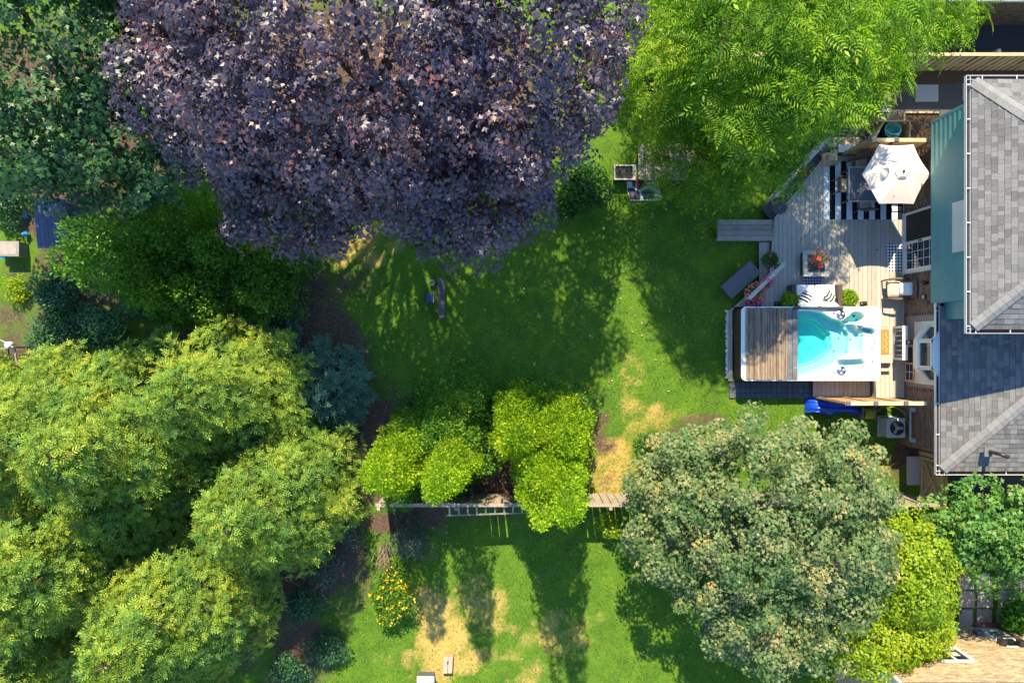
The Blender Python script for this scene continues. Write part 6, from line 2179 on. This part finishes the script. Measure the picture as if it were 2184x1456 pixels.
def shrub(label, p, r, m, rng, n=2600, size=.08, tpl=T_oval, name='shrub', z=None, flowers=None, nfl=0, stems=True, jit=.7, cat='shrub'):
    base = Vector((p.x, p.y, 0))
    t = thing(name, label, cat, base)
    # several overlapping mounds
    P_, O_ = [], []
    k = 9
    for i in range(k):
        a = rng.uniform(0, 6.3); s = rng.uniform(0, .65)
        c = (math.cos(a) * r[0] * s, math.sin(a) * r[1] * s, r[2] * rng.uniform(.35, .75))
        q, o = ball_leaves(rng, c, (r[0] * .5, r[1] * .5, r[2] * .45), n // k, -.5, .45)
        P_.append(q); O_.append(o)
    P_ = np.concatenate(P_); O_ = np.concatenate(O_)
    kk = P_[:, 2] > .03
    P_, O_ = P_[kk], O_[kk]
    nr = norm(O_ + UP * .7 + rng.normal(size=P_.shape) * jit)
    fw = norm(O_ * .5 + rng.normal(size=P_.shape))
    scatter('foliage', m, t, tpl, P_, fw, nr, rng.uniform(.7, 1.3, len(P_)) * size, (0, 0, 0))
    if flowers is not None:
        sel = rng.choice(np.where(P_[:, 2] > r[2] * .55)[0], nfl)
        c = P_[sel] + UP * .05
        pos = np.repeat(c, 6, 0) + rng.normal(size=(nfl * 6, 3)) * .025
        scatter('flowers', flowers, t, T_small, pos, rng.normal(size=(nfl * 6, 3)), UP + rng.normal(size=(nfl * 6, 3)) * .35, rng.uniform(.8, 1.2, nfl * 6) * .07, (0, 0, 0))
    g = G()
    for i in range(6):
        a = rng.uniform(0, 6.3); s = rng.uniform(.2, .7)
        g.tube([(0, 0, -.05), (math.cos(a) * r[0] * s * .5, math.sin(a) * r[1] * s * .5, r[2] * .45), (math.cos(a) * r[0] * s, math.sin(a) * r[1] * s, r[2] * .85)], [.02, .014, .005], 5)
    mk(g, 'stems', M_bark, t)
    return t


SHR = [
    (1250, 395, (1.15, .85, 1.3), M_shrub, 3800, .11, 'green shrub at the lawn edge between purple maple and planter'),
    (1200, 440, (.6, .5, .7), M_shrub, 1300, .10, 'low green shrub tucked under the purple maple edge'),
    (1390, 958, (.62, .72, .9), M_shrub, 2600, .08, 'round dark green shrub beside the grey-green maple'),
    (1300, 1118, (.45, .5, .9), M_yelgreen, 900, .09, 'yellow-green sapling south of the fence by the maple'),
    (880, 1150, (1.05, .85, .8), M_shrubg, 4200, .06, 'sparse grey-green shrub below the fence and ladder'),
    (735, 1125, (.8, .9, .8), M_shrubg, 2800, .07, 'grey twiggy shrub between spruce stand and fence end'),
    (690, 1215, (.75, .8, .7), M_shrubg, 2600, .07, 'grey shrub west of the yellow flowering bush'),
    (650, 1290, (.7, .8, .8), M_shrubd, 2200, .09, 'dark shrub at the foot of the yellowish spruce'),
    (700, 1390, (.8, .7, .7), M_shrubd, 2400, .09, 'dark shrub west of the dry lawn patch'),
    (615, 1430, (.8, .6, .9), M_shrubd, 2400, .09, 'dark shrub at the bottom of the spruce stand'),
    (2170, 1312, (.9, .75, 1.0), M_shrubl, 3800, .10, 'lush green bush beside the brown back door'),
    (200, 690, (1.3, .9, 1.1), M_shrubd, 4200, .10, 'dark shaded thicket north of the spruce stand'),
    (120, 620, (1.1, .9, 1.0), M_shrubd, 3600, .10, 'dark shaded thicket south-west of the tipped cedars'),
    (110, 720, (.9, 1.0, .9), M_shrubd, 3200, .10, 'dark thicket beside the thin wooden frame'),
    (320, 665, (1.0, .6, .9), M_shrubd, 2800, .10, 'dark bush between cedar group and spruce stand'),
    (10, 430, (.9, .9, .8), M_shrubd, 2600, .10, 'dark bush above the blue ball in the west garden'),
    (30, 610, (.5, .7, .5), M_yelgreen, 1400, .08, 'sunlit yellow-green weeds below the cold frame'),
    (10, 790, (.8, .7, .5), M_yelgreen, 1600, .08, 'sunlit weeds around the thin wooden frame'),
    (330, 440, (1.0, .7, 1.2), M_shrubd, 2800, .11, 'dark bush under the green maple next to the shed'),
    (580, 560, (.7, .6, .9), M_shrubd, 1900, .10, 'dark bush at the purple maple drip line'),
    (2100, 1085, (1.2, .35, .7), M_shrub, 2400, .09, 'green hedge strip along the alley south of the house'),
]
for i, (px, py, r, m_, n, s, lab) in enumerate(SHR):
    shrub(lab, P(px, py, r[2] * .6), r, m_, rng(200 + i), n, s)
shrub('bush covered with yellow flowers beside the dry lawn patch', P(832, 1275, .7), (.85, 1.25, 1.0), leafmat('flower_bush_leaf', [(.04, .12, .01), (.09, .2, .012), (.18, .28, .02)], trans=.35), rng(300), 5200, .085, name='flowering_shrub', flowers=M_yel, nfl=70)

# bare dead branches by the fence end
db = P(820, 1170, 0)
g = G()
r_ = random.Random(6)
for i in range(16):
    a = r_.uniform(-2.6, -.4); L0 = r_.uniform(.4, .9)
    p = Vector((r_.uniform(-.15, .15), r_.uniform(-.1, .3), .05))
    q = p + Vector((math.cos(a) * L0 * .5, math.sin(a) * L0, r_.uniform(.3, .8)))
    g.tube([p, p.lerp(q, .5) + Vector((r_.uniform(-.08, .08), 0, .1)), q], [.018, .012, .004], 5)
    for k in range(3):
        s = p.lerp(q, r_.uniform(.3, .9)); e = s + Vector((r_.uniform(-.25, .25), r_.uniform(-.3, .1), r_.uniform(0, .2)))
        g.tube([s, e], [.008, .003], 4)
tag(mk(g, 'dead_branches', M_twig, loc=db), 'bare pale dead branches above the yellow flowering bush', 'branches')


# ---- grass blades over the lawn
def grass():
    r = rng(400)
    n = 150000
    X = r.uniform(-12.5, 13.3, n); Y = r.uniform(-12.2, 4.8, n)
    soil, dry = ground_masks(X, Y)
    px = 1092 + X * 64; py = 728 - Y * 64
    ok = (soil < .35) & (r.random(n) > dry * .6)
    ok &= ~((px > 1556) & (py < 850) & (py > 650)) & ~((px > 1530) & (py < 655)) & ~((px > 1930) & (py > 650) & (py < 960)) & (px < 2030) & ~((px < 640) & (py > 420) & (py < 1456))
    ok &= ~((px > 1330) & (px < 1412) & (py < 430)) & (vnoise(X * 3, Y * 3, 8) > .18)
    X, Y = X[ok], Y[ok]
    n = len(X)
    pos = np.stack([X, Y, np.full(n, -.015)], -1)
    fw = norm(np.stack([r.normal(size=n) * .55, r.normal(size=n) * .55, np.ones(n)], -1))
    nr = r.normal(size=(n, 3))
    blade = (arr([(-.10, 0, 0), (.10, 0, 0), (.02, 1, .25)]), [(0, 1, 2)])
    m = leafmat('grass_blade', [(.03, .10, .018), (.08, .185, .022), (.18, .29, .022), (.34, .34, .06)], trans=.3, rough=.7, spec=.1, pos=[0, .45, .85, 1])
    o = scatter('grass', m, None, blade, pos, fw, nr, r.uniform(.045, .095, n))
    tag(o, 'short green lawn grass between the trees', 'grass', kind='stuff')


grass()
print('FOLIAGE TRIS', TRI)


# ---- fallen leaves and twigs lying on lawn, deck and soil
def litter():
    r = rng(500)
    n = 2600
    X = r.uniform(-9, 12.6, n); Y = r.uniform(-11, 5.5, n)
    keep = vnoise(X * .8, Y * .8, 31) + r.random(n) * .5 > .75
    X, Y = X[keep], Y[keep]
    px = 1092 + X * 64; py = 728 - Y * 64
    z = np.where((px > 1650) & (px < 1925) & (py > 470) & (py < 640), DZ + .006, .03)
    ok = ~((px > 1530) & (py < 850) & (z < .1))
    X, Y, z = X[ok], Y[ok], z[ok]
    n = len(X)
    m = leafmat('fallen_leaf', [(.10, .05, .03), (.24, .14, .06), (.40, .30, .14), (.16, .2, .05)], trans=.1)
    o = scatter('leaf_litter', m, None, T_oval, np.stack([X, Y, z], -1), np.stack([r.normal(size=n), r.normal(size=n), r.normal(size=n) * .15], -1), UP + r.normal(size=(n, 3)) * .25, r.uniform(.04, .10, n))
    tag(o, 'small fallen leaves scattered on lawn and deck', 'leaf litter', kind='stuff')


litter()
